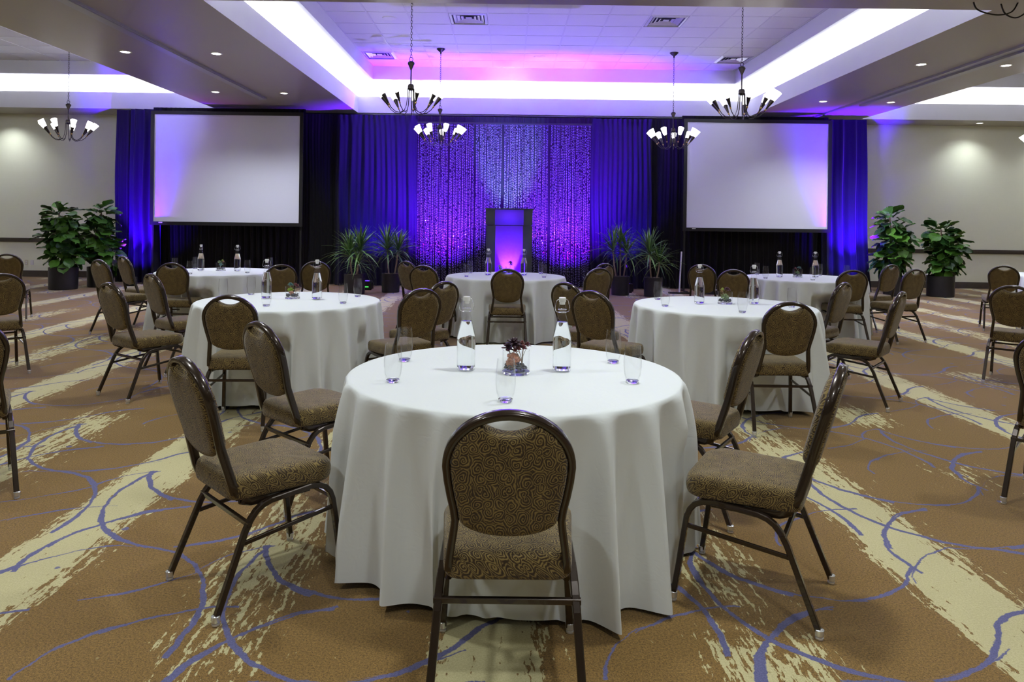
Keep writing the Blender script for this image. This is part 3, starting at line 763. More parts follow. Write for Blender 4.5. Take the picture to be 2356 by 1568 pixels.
# ================================================================== CHAIR
LEAN0 = Vector((0, -.178, .45)); LEAN = (Vector((0, -.315, .94)) - LEAN0)
def lp(x, z, off=0):
    """point on the leaning back plane at height z; off = towards the front"""
    k = (z - .45) / .49; p = LEAN0 + LEAN * k
    n = Vector((0, LEAN.z, -LEAN.y)).normalized()
    return Vector((x, p.y, p.z)) + n * off
def make_chair():
    t = empty('banquet_chair')
    # back frame: one bent tube
    hw = .0125
    prof = []
    # centre-line half outline (x,z) from seat rail up to the arch
    half = [(.172, .47), (.165, .52), (.158, .565), (.153, .605), (.157, .64), (.165, .68), (.173, .73), (.177, .775)]
    archp = [(.177 * math.cos(a), .775 + .152 * math.sin(a)) for a in [PI / 2 * i / 12 for i in range(1, 13)]]
    side_ = half + archp
    low = [Vector((.178, .03, .392)), Vector((.178, -.06, .392)), Vector((.177, -.115, .395)), Vector((.176, -.150, .408)), Vector((.175, -.172, .435))]
    right = low + [lp(x, z) for x, z in side_]
    left = [Vector((-p.x, p.y, p.z)) for p in reversed(right[:-1])]
    path = right + left
    mb = MB()
    # section oriented so that the wide face looks sideways/outwards
    pts = path; sec = rrect(.0115, .017, .005); n = len(pts); vs = []
    for i, p in enumerate(pts):
        tt = (pts[min(i + 1, n - 1)] - pts[max(i - 1, 0)]).normalized()
        if i < 4 or i > n - 5: nf = Vector((1, 0, 0)) if i < 4 else Vector((1, 0, 0)); a = nf; bb = tt.cross(a).normalized()
        else:
            nn = Vector((0, LEAN.z, -LEAN.y)).normalized(); a = nn.cross(tt).normalized(); bb = nn
            a = a if True else a
        if i < 4 or i > n - 5:
            # keep winding consistent with the upper part
            nn = Vector((0, LEAN.z, -LEAN.y)).normalized()
            a = Vector((-1, 0, 0)) if i < 4 else Vector((1, 0, 0)); bb = tt.cross(a).normalized()
            a = -bb.cross(tt).normalized() if False else a
        vs += [p + a * x + bb * y for x, y in sec]
    m = len(sec); fs = []
    for i in range(n - 1):
        for q in range(m):
            r = (q + 1) % m; fs.append((i * m + q, i * m + r, (i + 1) * m + r, (i + 1) * m + q))
    fs.append(tuple(reversed(range(m)))); fs.append(tuple((n - 1) * m + q for q in range(m)))
    mb.add(vs, fs, True)
    bf = mb.build('back_frame', M['frame'], t)
    # backrest pad: outline inside the frame with a scooped top
    def out_at(z):   # inner half width at height z
        pts_ = side_
        for (x1, z1), (x2, z2) in zip(pts_, pts_[1:]):
            if z1 <= z <= z2: return x1 + (x2 - x1) * (z - z1) / max(1e-6, z2 - z1) - .0105
        return .05
    ol = []
    for i in range(0, 13):      # bottom bowl, right half
        a = -PI / 2 + PI / 2 * i / 12
        ol.append((.143 * math.cos(a), .613 + .060 * math.sin(a)))
    for z in (.64, .68, .72, .76, .80, .84, .868, .888, .902):
        ol.append((out_at(z), z))
    xt = ol[-1][0]
    for i in range(1, 8):
        x = xt * (1 - i / 7); ol.append((x, .868 + .034 * (x / xt) ** 2))
    full = ol + [(-x, z) for x, z in reversed(ol[1:-1])]
    cen = (0, .735)
    rings = [(-.022, .955), (-.026, .90), (-.027, .5)]; fr = [(.020, .965), (.030, .92), (.036, .75), (.039, .4)]
    vs = []; levels = [(-.028, .0)] 
    prof2 = [(-.027, .5), (-.026, .85), (-.022, .955), (-.012, .995), (.010, 1.0), (.022, .985), (.031, .94), (.037, .8), (.040, .45)]
    n = len(full)
    for off, sc in prof2:
        for x, z in full:
            # inset by constant-ish distance
            dx, dz = x - cen[0], z - cen[1]
            vs.append(lp(cen[0] + dx * sc, cen[1] + dz * sc, off))
    cb = len(vs); vs.append(lp(cen[0], cen[1], -.028)); cf = len(vs); vs.append(lp(cen[0], cen[1], .041))
    fs = []
    for k in range(len(prof2) - 1):
        for i in range(n):
            j = (i + 1) % n; fs.append((k * n + i, k * n + j, (k + 1) * n + j, (k + 1) * n + i))
    for i in range(n):
        j = (i + 1) % n; fs.append((cb, j, i)); fs.append((cf, (len(prof2) - 1) * n + i, (len(prof2) - 1) * n + j))
    bk = MB().add(vs, fs, True).build('backrest', M['fab_back'], t)
    # piping along the scoop
    # seat pad
    def seat_outline(sc_x=1, sc_y=1):
        pts_ = []
        rw, fw, yr, yf = .193, .218, -.195, .238
        corners = [(fw, yf, .085), (-fw, yf, .085), (-rw, yr, .055), (rw, yr, .055)]
        dirs = [(0, PI / 2), (PI / 2, PI), (PI, 1.5 * PI), (1.5 * PI, 2 * PI)]
        for (x, y, r), (a0, a1) in zip(corners, dirs):
            cx = x - r if x > 0 else x + r; cy = y - r if y > 0 else y + r
            for i in range(7):
                a = a0 + (a1 - a0) * i / 6; pts_.append((cx + r * math.cos(a), cy + r * math.sin(a) + (.012 * (1 - (cx / .14) ** 2) if y > 0 else 0)))
        return pts_
    ol = seat_outline(); n = len(ol)
    lv = [(.412, .93), (.410, .97), (.418, .99), (.435, 1.0), (.462, 1.0), (.478, .985), (.488, .955), (.494, .90), (.498, .75), (.500, .4)]
    vs = []
    for z, sc in lv:
        for x, y in ol:
            dz = -.010 * max(0, (y - .12) / .12) ** 2 if z > .45 else 0
            vs.append((x * sc, .02 + (y - .02) * sc, z + dz))
    cb = len(vs); vs.append((0, .02, .412)); ct = len(vs); vs.append((0, .02, .501)); fs = []
    for k in range(len(lv) - 1):
        for i in range(n):
            j = (i + 1) % n; fs.append((k * n + i, k * n + j, (k + 1) * n + j, (k + 1) * n + i))
    for i in range(n):
        j = (i + 1) % n; fs.append((cb, j, i)); fs.append((ct, (len(lv) - 1) * n + i, (len(lv) - 1) * n + j))
    MB().add(vs, fs, True).build('seat', M['fab_seat'], t)
    # seat frame: pan under the seat and side brackets
    sf_ = MB().box(-.165, .165, -.165, .20, .402, .4125)
    for s_ in (-1, 1): sf_.box(s_ * .172 - .012, s_ * .172 + .012, -.03, .13, .372, .40)
    sf_.build('seat_frame', M['frame'], t)
    # legs: front and rear share the top rail, bent tube
    sec = rrect(.0105, .0125, .003)
    for s_ in (-1, 1):
        def X(z): return s_ * (.203 + .024 * (1 - z / .385))
        rear = [(-.262, .02), (-.205, .16), (-.150, .295), (-.128, .335), (-.105, .362), (-.078, .379), (-.045, .388), (.05, .395)]
        front = [(.262, .02), (.244, .14), (.226, .27), (.218, .325), (.207, .356), (.188, .380), (.160, .394), (.12, .400), (.05, .395)]
        for pr in (rear, front):
            pts_ = [(X(z), y, z) for y, z in pr]
            lg = MB().sweep(pts_, sec, side=(1, 0, 0), smooth=False).build('leg', M['frame'], t)
            y0, z0 = pr[0]
            gl = MB().lathe([(.010, 0), (.0145, .002), (.0145, .008), (.011, .010), (.0155, .014), (.0165, .034), (.015, .036)], 12, (X(0), y0, 0))
            gl.build('foot_cap', M['glide'], lg)['label'] = 'clear and chrome glide'
        # side stretcher
        st = MB().sweep([(X(.25), -.166, .255), (X(.29), .222, .295)], rrect(.006, .008, .002)); st.build('stretcher', M['frame'], t)
    MB().sweep([(-.222, -.137, .322), (.222, -.137, .322)], rrect(.008, .009, .002)).build('stretcher', M['frame'], t)
    MB().sweep([(-.214, .221, .33), (.214, .221, .33)], rrect(.006, .008, .002)).build('stretcher', M['frame'], t)
    return t

CH = {  # x, y, facing angle, label
'T1A': (.011, 2.291, 90, 'nearest brown scroll-patterned banquet chair, seen square from behind at the front table', 1),
'T1B': (-1.003, 2.913, 44.5, 'large banquet chair turned half sideways left of the front table', 1),
'T1C': (-1.055, 3.858, 47, 'banquet chair tucked against the far left side of the front table', 1),
'T1D': (.982, 3.732, 146, 'banquet chair tucked against the far right side of the front table', 1),
'T1E': (.999, 2.856, 151, 'large banquet chair seen side-on right of the front table', 1),
'T2A': (-1.903, 5.17, 92, 'banquet chair with its back square to view at the middle left table', 2),
'T2B': (-3.0, 5.945, 56, 'banquet chair standing free at the near left side of the middle left table', 2),
'T2C': (-3.12, 6.89, 50, 'banquet chair half hidden at the far left side of the middle left table', 2),
'T2D': (-.765, 6.408, 137, 'rear one of two chairs at the right side of the middle left table', 2),
'T2E': (-.839, 5.759, 127, 'front one of two chairs at the right side of the middle left table', 2),
'T3A': (1.945, 5.205, 90, 'banquet chair with its back square to view at the middle right table', 3),
'T3B': (.825, 5.762, 53, 'front one of two chairs at the left side of the middle right table', 3),
'T3C': (.729, 6.473, 43, 'rear one of two chairs at the left side of the middle right table', 3),
'T3D': (2.932, 6.883, 131, 'narrow-looking chair at the far right side of the middle right table', 3),
'T3E': (2.952, 5.978, 140, 'chair seen edge-on at the near right side of the middle right table', 3),
'T4A': (0, 8.28, 90, 'chair with its back square to view in front of the far centre table', 4),
'T4B': (-.906, 8.712, 73, 'nearer chair at the left side of the far centre table', 4),
'T4C': (-1.12, 9.50, 50, 'farther chair at the left side of the far centre table', 4),
'T4D': (1.09, 9.55, 125, 'farther chair at the right side of the far centre table', 4),
'T4E': (.94, 8.598, 115, 'nearer chair at the right side of the far centre table', 4),
'T5A': (-3.91, 8.60, 93, 'chair with its back square to view in front of the far left table', 5),
'T5B': (-4.849, 9.01, 62, 'chair half sideways at the left of the far left table, before the figs', 5),
'T5C': (-4.96, 9.819, 52, 'chair seen nearly edge-on beside the left blue drape', 5),
'T5E': (-2.75, 8.52, 118, 'left one of two chairs at the right side of the far left table', 5),
'T5D': (-2.50, 9.27, 108, 'right one of two chairs at the right side of the far left table', 5),
'T6A': (4.14, 8.86, 88, 'chair with its back square to view in front of the far right table', 6),
'T6B': (2.702, 8.656, 78, 'right one of two chairs at the left side of the far right table', 6),
'T6C': (2.674, 9.623, 62, 'left one of two chairs at the left side of the far right table', 6),
'T6D': (5.184, 10.177, 115, 'left one of two chairs right of the far right table, before the fig plants', 6),
'T6E': (4.976, 9.185, 108, 'right one of two chairs right of the far right table, before the fig plants', 6),
'L1': (-2.86, 3.769, 127.6, 'nearest of the three chairs cut off by the left picture edge', 7),
'L2': (-4.758, 6.649, 135, 'middle one of the three chairs cut off by the left picture edge', 7),
'L3': (-6.961, 10.023, 117, 'farthest of the three chairs at the left picture edge', 7),
'R1': (2.991, 3.814, 43.6, 'nearest of the three chairs cut off by the right picture edge', 8),
'R2': (4.817, 6.769, 49, 'middle one of the three chairs cut off by the right picture edge', 8),
'R3': (7.071, 10.259, 62, 'farthest of the three chairs at the right picture edge', 8),
}
GROUPS = {1: 'banquet chairs around the front table', 2: 'banquet chairs around the middle left table', 3: 'banquet chairs around the middle right table',
          4: 'banquet chairs around the far centre table', 5: 'banquet chairs around the far left table', 6: 'banquet chairs around the far right table',
          7: 'banquet chairs at the left picture edge', 8: 'banquet chairs at the right picture edge'}
proto = make_chair(); first = True
for k, (x, y, a, lb, gi) in CH.items():
    c = proto if first else copy_tree(proto); first = False
    c.location = (x, y, 0); c.rotation_euler = (0, 0, R(a - 90)); tag(c, lb, 'chair', GROUPS[gi])

# ================================================================== TABLES
TZ = .76
TB = {1: (.0368, 3.3207, 'front'), 2: (-1.8647, 6.1343, 'middle left'), 3: (1.870, 6.1888, 'middle right'), 4: (-.0204, 9.2258, 'far centre'),
      5: (-3.7887, 9.3771, 'far left'), 6: (3.9655, 9.5677, 'far right'), 8: (8.30, 10.65, 'right edge')}
def cloth(cx, cy, seed, nf=15, rim=.0):
    near = [c for c in CH.values() if math.hypot(c[0] - cx, c[1] - cy) < 1.45]
    def dent(x, y, z):
        if z > .60: return x, y
        for c in near:
            a = R(c[2]); dx, dy = math.cos(a), math.sin(a)
            wx, wy = x + cx - c[0], y + cy - c[1]
            ly = wx * dx + wy * dy; lx = wx * dy - wy * dx
            if ly < -.2 or abs(lx) > .38: continue
            lim = .290 - max(0, abs(lx) - .255) * 2.2
            lim = min(lim, .43) * 1.0
            k = min(1, max(0, (.60 - z) / .10))
            if ly < lim and lim > 0:
                p = (lim - ly) * k
                p = min(p, .17)
                x += dx * p; y += dy * p
        return x, y
    rnd = random.Random(seed); ph = [rnd.uniform(0, 6.28) for _ in range(8)]
    NA = 420; RT = .762
    amps = [rnd.uniform(.65, 1.25) for _ in range(nf)]; widths = [rnd.uniform(.8, 1.25) for _ in range(nf)]
    tot = sum(widths); cum = [0]
    for w_ in widths: cum.append(cum[-1] + w_ / tot)
    def fold(u):
        u = u % 1.0
        for i in range(nf):
            if cum[i] <= u < cum[i + 1]:
                f = (u - cum[i]) / (cum[i + 1] - cum[i]); a = amps[i]
                s_ = .5 - .5 * math.cos(2 * PI * f)
                return a * s_ ** 1.6, f
        return 0, 0
    vs = []; levels = []
    for r in (0.001, .25, .5, .66, .735): levels.append(('top', r, TZ + .004))
    levels += [('top', .752, TZ + .003), ('top', .760, TZ - .001)]
    drops = [.012, .03, .06, .1, .15, .2, .26, .32, .38, .44, .5, .56, .62, .67, .71, .735]
    for kind, r, z in levels:
        for i in range(NA):
            th = 2 * PI * i / NA; vs.append((r * math.cos(th), r * math.sin(th), z))
    for d in drops:
        t = d / .735
        for i in range(NA):
            u = i / NA; th = 2 * PI * u
            f, ff = fold(u + .006 * math.sin(th * 3 + ph[0]) * t)
            grow_ = t ** .62
            r = .765 + .016 * t + grow_ * (.135 * (f - .25)) + .006 * t * math.sin(th * 31 + ph[1] + d * 3) + .010 * t * math.sin(th * 4 + ph[2])
            r = max(r, .757 - .03 * t)
            # folds lean sideways a bit like hanging pleats
            tw = .018 * t * math.sin(2 * PI * ff) * (1 if f else 0)
            z = TZ - .004 - d * (1 - .012 * f) + (.012 * math.sin(th * 2 + ph[3])) * t
            z = max(z, .012)
            x_, y_ = dent(r * math.cos(th + tw), r * math.sin(th + tw), z)
            vs.append((x_, y_, z))
    nl = len(levels) + len(drops); fs = []
    for k in range(nl - 1):
        for i in range(NA):
            j = (i + 1) % NA; fs.append((k * NA + i, (k + 1) * NA + i, (k + 1) * NA + j, k * NA + j))
    fs.append(tuple(range(NA)))
    o = MB().add(vs, fs, True).build('tablecloth', M['linen'], None, (cx, cy, 0))
    return o
table0 = None
for k, (x, y, nm) in TB.items():
    if table0 is None:
        table0 = empty('round_table')
        MB().lathe([(0, .735), (.74, .735), (.748, .742), (.748, .752), (.742, .758), (0, .758)], 48, cap=False).build('tabletop', M['trim'], table0)
        for a in (45, 135, 225, 315):
            x_, y_ = .5 * math.cos(R(a)), .5 * math.sin(R(a))
            MB().tube([(x_, y_, .0), (x_, y_, .735)], .014, 8).build('leg', M['frame'], table0)
        tt = table0
    else: tt = copy_tree(table0)
    tt.location = (x, y, 0)
    tag(tt, f'round folding banquet table hidden under the {nm} white cloth', 'table', 'round banquet tables')
    c = cloth(x, y, 100 + k, nf=[0, 21, 22, 20, 14, 20, 22, 0, 20][k])
    c.rotation_euler = (0, 0, 0)
    tag(c, {1: 'floor-length white tablecloth on the large front table', 2: 'white tablecloth on the middle left table', 3: 'white tablecloth on the middle right table',
            4: 'white tablecloth on the far centre table before the lectern', 5: 'white tablecloth on the far left table below the screen', 6: 'white tablecloth on the far right table below the screen',
            8: 'sliver of white tablecloth cut off by the right picture edge'}[k], 'tablecloth', 'white round tablecloths')
ZT = TZ + .0045

# ------------------------------------------------------------------ bottles
def make_bottle():
    t = empty('swing_top_bottle')
    prof = [(0, .0), (.030, 0), (.0365, .006), (.038, .02), (.038, .150), (.0365, .166), (.0290, .205), (.0185, .252), (.0145, .270), (.0135, .288), (.0160, .291), (.0160, .299), (.0142, .303), (.0135, .322)]
    MB().lathe(prof, 32, cap=False).build('bottle_glass', M['glass'], t)
    MB().lathe([(0, .008), (.030, .008), (.0355, .018), (.0362, .150), (.0348, .165), (.0275, .203), (.0212, .231), (0, .2311)], 32, cap=False).build('water', M['water'], t)
    MB().lathe([(0, .312), (.0105, .312), (.0115, .323), (.0140, .325), (.0145, .342), (.013, .345), (0, .345)], 18, cap=False).build('stopper', M['stopper'], t)
    wr = MB()
    for s_ in (-1, 1):
        wr.tube([(s_ * .016, 0, .336), (s_ * .024, 0, .330), (s_ * .031, 0, .296), (s_ * .027, 0, .281), (s_ * .017, .002, .276)], .0012, 6)
    wr.tube([(.017 * math.cos(a), .017 * math.sin(a), .289) for a in [2 * PI * i / 16 for i in range(16)]], .0012, 6, closed=True)
    wr.tube([(.0165 * math.cos(a), .0165 * math.sin(a), .276) for a in [2 * PI * i / 16 for i in range(16)]], .0012, 6, closed=True)
    wr.build('wire_bail', M['steel'], t)
    return t
def make_glass():
    t = empty('stemless_glass')
    MB().lathe([(.019, .004), (.024, .010), (.029, .030), (.0325, .060), (.0325, .082), (.0300, .118), (.0275, .140), (.0266, .140), (.0290, .118), (.0315, .082), (.0315, .060), (.0280, .030), (.020, .0135)], 32, cap=False).build('bowl', M['glass'], t)
    MB().lathe([(0, 0), (.018, 0), (.0215, .004), (.0235, .010), (.018, .013), (0, .0125)], 28, cap=False).build('base', M['glass_base'], t)
    return t
bp, gp = make_bottle(), make_glass(); fb = fg = True
BOT = [(1, -.189, 3.346, 'left'), (1, .259, 3.354, 'right'), (2, -2.098, 6.239, 'left'), (2, -1.654, 6.22, 'right'), (3, 1.679, 6.258, 'left'), (3, 2.161, 6.277, 'right'),
       (4, -.251, 9.28, 'left'), (4, .211, 9.30, 'right'), (5, -4.045, 9.443, 'left'), (5, -3.566, 9.447, 'right'), (6, 3.644, 9.60, 'left'), (6, 4.138, 9.63, 'right')]
for k, x, y, s_ in BOT:
    b_ = bp if fb else copy_tree(bp); fb = False
    b_.location = (x, y, ZT); b_.scale = (1.16, 1.16, 1.0); b_.rotation_euler = (0, 0, R(random.Random(int(x * 999)).uniform(-35, 35)))
    tag(b_, f'{s_} one of two swing-top water bottles on the {TB[k][2]} table', 'bottle', f'water bottles on the {TB[k][2]} table')
GL = [(1, -.488, 3.083, 'nearer stemless glass at the left rim of the front table'), (1, -.504, 3.546, 'farther stemless glass at the left rim of the front table'),
      (1, .532, 3.568, 'farther stemless glass at the right rim of the front table'), (1, .551, 3.125, 'nearer stemless glass at the right rim of the front table'),
      (1, -.002, 2.771, 'stemless glass just behind the nearest chair, before the succulents'),
      (2, -1.917, 5.70, 'stemless glass nearest the camera on the middle left table'), (2, -2.34, 6.541, 'stemless glass left of the left bottle, middle left table'),
      (2, -1.365, 5.953, 'nearer stemless glass right of the bottles, middle left table'), (2, -1.352, 6.474, 'farther stemless glass right of the bottles, middle left table'),
      (2, -2.50, 6.30, 'stemless glass seen above the chair back, middle left table'),
      (3, 1.381, 6.574, 'farther stemless glass at the left rim of the middle right table'), (3, 1.329, 6.026, 'nearer stemless glass at the left rim of the middle right table'),
      (3, 1.865, 5.674, 'stemless glass between vase and front rim, middle right table'), (3, 2.30, 6.62, 'stemless glass right of the right bottle, middle right table'),
      (3, 2.418, 6.08, 'stemless glass seen through a chair back, middle right table'),
      (4, -.516, 8.99, 'nearer stemless glass at the left rim of the far centre table'), (4, -.50, 9.62, 'farther stemless glass at the left rim of the far centre table'),
      (4, .45, 9.66, 'farther stemless glass at the right rim of the far centre table'), (4, .46, 9.02, 'nearer stemless glass at the right rim of the far centre table'),
      (5, -3.93, 8.86, 'stemless glass nearest the camera on the far left table'), (5, -4.25, 9.75, 'stemless glass far left of the left bottle, far left table'),
      (5, -4.38, 9.42, 'stemless glass seen above the chair back, far left table'), (5, -3.331, 9.166, 'stemless glass just right of the right bottle, far left table'),
      (5, -3.25, 9.80, 'stemless glass at the far right rim of the far left table'),
      (6, 3.50, 10.05, 'farther stemless glass left of the left bottle, far right table'), (6, 3.356, 9.317, 'nearer stemless glass left of the left bottle, far right table'),
      (6, 3.889, 9.121, 'stemless glass in front of the right bottle, far right table'), (6, 4.36, 10.0, 'stemless glass right of the right bottle, far right table'),
      (6, 4.60, 9.72, 'stemless glass seen through a chair back, far right table')]
for k, x, y, lb in GL:
    b_ = gp if fg else copy_tree(gp); fg = False
    b_.location = (x, y, ZT); b_.scale = (1.2, 1.2, 1.18); tag(b_, lb, 'glass', f'stemless glasses on the {TB[k][2]} table')

# ------------------------------------------------------------------ succulent vases
def rosette(n, r, leaf_w, tilt0, tilt1, cup=.3, seed=0):
    """a rosette of n pointed fleshy leaves, one mesh"""
    rnd = random.Random(seed); mb = MB()
    for i in range(n):
        f = i / max(1, n - 1); a = i * 2.39996 + rnd.uniform(-.15, .15)
        L = r * (1 - .62 * f) * rnd.uniform(.9, 1.1); wd = leaf_w * (1 - .45 * f); el = tilt0 + (tilt1 - tilt0) * f
        d = Vector((math.cos(a) * math.cos(el), math.sin(a) * math.cos(el), math.sin(el))); sd = Vector((-math.sin(a), math.cos(a), 0)); up = d.cross(sd) * -1
        z0 = Vector((0, 0, .004 * f * 3))
        rows = [(0, .35), (.35, .85), (.65, 1.0), (.85, .7), (1.0, .06)]
        vs = []
        for t, w_ in rows:
            c = z0 + d * (L * t) + up * (cup * L * t * t * .5)
            vs += [c + sd * (wd * w_ / 2), c + up * (wd * .16 * w_), c - sd * (wd * w_ / 2), c - up * (wd * .18 * w_)]
        fs = []
        for k in range(len(rows) - 1):
            for q in range(4):
                fs.append((k * 4 + q, k * 4 + (q + 1) % 4, (k + 1) * 4 + (q + 1) % 4, (k + 1) * 4 + q))
        fs.append((16, 17, 18, 19))
        mb.add(vs, fs, True)
    return mb
def vase(x, y, label, variant):
    t = empty('succulent_vase', (x, y, ZT), label=label, cat='succulents')
    VR, VH = .063, .108
    MB().lathe([(VR, .012), (VR, VH), (VR - .0025, VH), (VR - .0025, .014)], 36, cap=False).build('glass_cylinder', M['glass'], t)
    MB().lathe([(0, 0), (VR - .002, 0), (VR, .003), (VR, .012), (VR - .003, .0135), (0, .0135)], 36, cap=False).build('glass_base', M['glass_base'], t)
    rnd = random.Random(50 + variant); pb = MB()
    for i in range(130):
        a = rnd.uniform(0, 6.28); r = (VR - .010) * math.sqrt(rnd.random()); z = .019 + rnd.random() * .020 + .006 * rnd.random()
        s_ = rnd.uniform(.004, .0075); c = (r * math.cos(a), r * math.sin(a), z)
        pb.lathe([(0, -s_ * .7), (s_ * .8, -s_ * .35), (s_, 0), (s_ * .75, s_ * .45), (0, s_ * .7)], 6, c, cap=False)
    o = pb.build('pebbles', M['pebble'], t); o['kind'] = 'stuff'
    sets = {
     1: [('suc_purple', 16, .048, .020, -.1, 1.1, (-.012, .0, .135)), ('suc_purple', 12, .034, .016, -.1, 1.1, (-.040, .010, .112)), ('suc_purple', 12, .036, .016, 0, 1.1, (.008, .03, .118)),
         ('suc_peach', 17, .036, .017, -.1, 1.2, (-.012, -.016, .070)), ('suc_peach', 14, .030, .015, -.1, 1.1, (-.022, -.014, .042)), ('suc_red', 14, .018, .009, 0, 1.2, (.010, -.012, .112)), ('suc_red', 14, .018, .009, 0, 1.2, (.034, -.004, .116)), ('suc_red', 14, .018, .009, 0, 1.2, (.052, .004, .128)), ('suc_red', 12, .016, .009, 0, 1.2, (.028, .020, .132)), ('suc_red', 12, .015, .008, 0, 1.2, (-.004, -.020, .106))],
     2: [('suc_blue', 20, .034, .012, 0, 1.2, (-.018, 0, .118)), ('suc_red', 18, .022, .009, 0, 1.2, (.026, .004, .118)), ('suc_red', 14, .020, .009, 0, 1.2, (.042, -.006, .108)), ('suc_lime', 16, .030, .012, 0, 1.2, (-.014, -.02, .078)), ('suc_peach', 14, .024, .010, 0, 1.2, (-.004, -.028, .055))],
     3: [('suc_purple', 20, .036, .015, 0, 1.2, (.016, 0, .122)), ('suc_lime', 12, .022, .010, 0, 1.2, (-.022, .004, .122)), ('suc_peach', 12, .018, .008, 0, 1.2, (-.032, -.006, .108)), ('suc_green', 26, .042, .013, 0, 1.3, (-.004, -.006, .060)), ('suc_green', 18, .034, .012, 0, 1.3, (.004, -.016, .045))],
     4: [('suc_lime', 10, .034, .020, .3, 1.0, (-.03, 0, .108)), ('suc_green', 10, .026, .014, .2, 1.0, (-.02, -.01, .085))],
     5: [('suc_green', 18, .034, .013, 0, 1.2, (-.020, 0, .112)), ('suc_lime', 12, .022, .010, .2, 1.2, (.020, .005, .130)), ('suc_peach', 12, .020, .008, 0, 1.2, (.034, 0, .118)), ('suc_blue', 14, .030, .012, 0, 1.2, (.004, -.014, .082))],
     6: [('suc_blue', 24, .036, .010, 0, 1.2, (.020, 0, .124)), ('suc_red', 14, .024, .009, 0, 1.2, (-.030, 0, .116)), ('suc_green', 20, .032, .012, 0, 1.2, (-.004, -.008, .060))],
     7: [('suc_purple', 16, .044, .014, 0, 1.1, (0, 0, .150)), ('suc_purple', 12, .030, .012, 0, 1.1, (.01, -.01, .125))],
    }[variant]
    for i, (mn, n, r, lw_, t0, t1, c) in enumerate(sets):
        inside = c[2] < .095; n = int(n * 1.35); lw_ *= 1.45
        bx = .028 if mn == 'suc_red' else -.008 + .1 * c[0]
        stem = MB().tube([(bx, c[1] * .3, .03), (bx + (c[0] - bx) * .15, c[1] * .5, c[2] * .62), (c[0], c[1], c[2] + .003)], .0024 if mn != 'suc_red' else .0016, 6)
        stem.build('stem', M['cane'], t)
        ro = rosette(n, r, lw_, t0, t1, seed=i + variant * 10).build('rosette', M[mn], t, c)
        ro.rotation_euler = (R(62) if inside else R(12), 0, 0)
vase(.044, 3.292, 'glass vase of purple, red and peach succulents on the front table', 1)
vase(-1.879, 6.265, 'glass vase of blue-green and red succulents on the middle left table', 2)
vase(1.911, 6.283, 'glass vase of spiky green succulents with a dark rosette on the middle right table', 3)
vase(-.075, 9.32, 'low glass vase with lime succulent behind the far centre chair', 4)
vase(.035, 9.50, 'glass vase with tall purple rosette behind the far centre chair', 7)
vase(-3.80, 9.488, 'glass vase of lime and green succulents on the far left table', 5)
vase(3.899, 9.626, 'glass vase of silvery and red succulents on the far right table', 6)

# ================================================================== PLANTS
def fig_leaf_mesh():
    L, rows, cols = 1.0, 7, 4; vs = []
    for i in range(rows + 1):
        t = i / rows
        w_ = .02 + .36 * math.sin(PI * min(1, (t * .93 + .03)) ** 1.35) * (1 if t < .98 else .6)
        for j in range(cols + 1):
            s_ = j / cols * 2 - 1
            z = -.32 * t * t + .10 * abs(s_) * (1 - .3 * t) + .045 * math.sin(11 * t + 3 * s_) * abs(s_)
            vs.append((s_ * w_, t * L, z))
    fs = [(i * (cols + 1) + j, i * (cols + 1) + j + 1, (i + 1) * (cols + 1) + j + 1, (i + 1) * (cols + 1) + j) for i in range(rows) for j in range(cols)]
    me = MB().add(vs, fs, True).mesh('leaf'); me.materials.append(M['fig_leaf']); return me
fig_me = fig_leaf_mesh()
def pot(t, r, h, m='pot'):
    MB().lathe([(0, 0), (r * .94, 0), (r * .97, .02), (r, h * .9), (r, h), (r * .93, h), (r * .93, h - .05), (0, h - .05)], 36, cap=False).build('planter', M[m], t)
    so = MB(); rnd = random.Random(int(r * 1e4))
    n = 20; vs = [(0, 0, h - .03)]
    for k in range(1, 5):
        for i in range(n): vs.append((r * .925 * k / 4 * math.cos(2 * PI * i / n), r * .925 * k / 4 * math.sin(2 * PI * i / n), h - .035 + rnd.uniform(0, .03)))
    fs = [(0, 1 + i, 1 + (i + 1) % n) for i in range(n)]
    for k in range(3):
        for i in range(n):
            j = (i + 1) % n; fs.append((1 + k * n + i, 1 + (k + 1) * n + i, 1 + (k + 1) * n + j, 1 + k * n + j))
    so.add(vs, fs); so.build('soil', M['mulch'], t)
def fig(x, y, pr, ph, lobes, label, seed, nleaf=70):
    """lobes: ellipsoids (dx,dz,rx,rz) of the leafy crown"""
    t = empty('fiddle_leaf_fig', (x, y, 0), label=label, cat='plant', group='fiddle leaf figs by the side walls')
    pot(t, pr, ph); rnd = random.Random(seed)
    for dx, dz, rx, rz in lobes:
        MB().tube([(dx * .15, 0, ph - .05), (dx * .6, rnd.uniform(-.05, .05), (ph + dz) / 2), (dx, 0, dz + rz * .5)], .014, 7).build('stem', M['fig_stem'], t)
    tot = sum(l[2] * l[3] for l in lobes)
    for dx, dz, rx, rz in [(a_, b_, c_ * .78, d_ * .92) for a_, b_, c_, d_ in lobes]:
        n = int(nleaf * rx * rz / tot / .72)
        for i in range(n):
            f = (i + .5) / n; a = i * 2.39996 + rnd.uniform(-.3, .3)
            zz = 1 - 2 * f; rr = math.sqrt(1 - zz * zz)
            k = rnd.uniform(.35, .85)
            px, py, pz = dx + rx * rr * math.cos(a) * k, rx * rr * math.sin(a) * k, dz + rz * zz * min(1, k + .25)
            if pz < ph - .02: pz = ph + .02
            L = rnd.uniform(.19, .29); el = .95 * zz - .10 + rnd.uniform(-.45, .35)
            # leaf: +Y is its length
            inst(fig_me, 'leaf', t, (px, py, pz), (el, rnd.uniform(-.5, .5), a - PI / 2), (L * rnd.uniform(.95, 1.35), L, L))
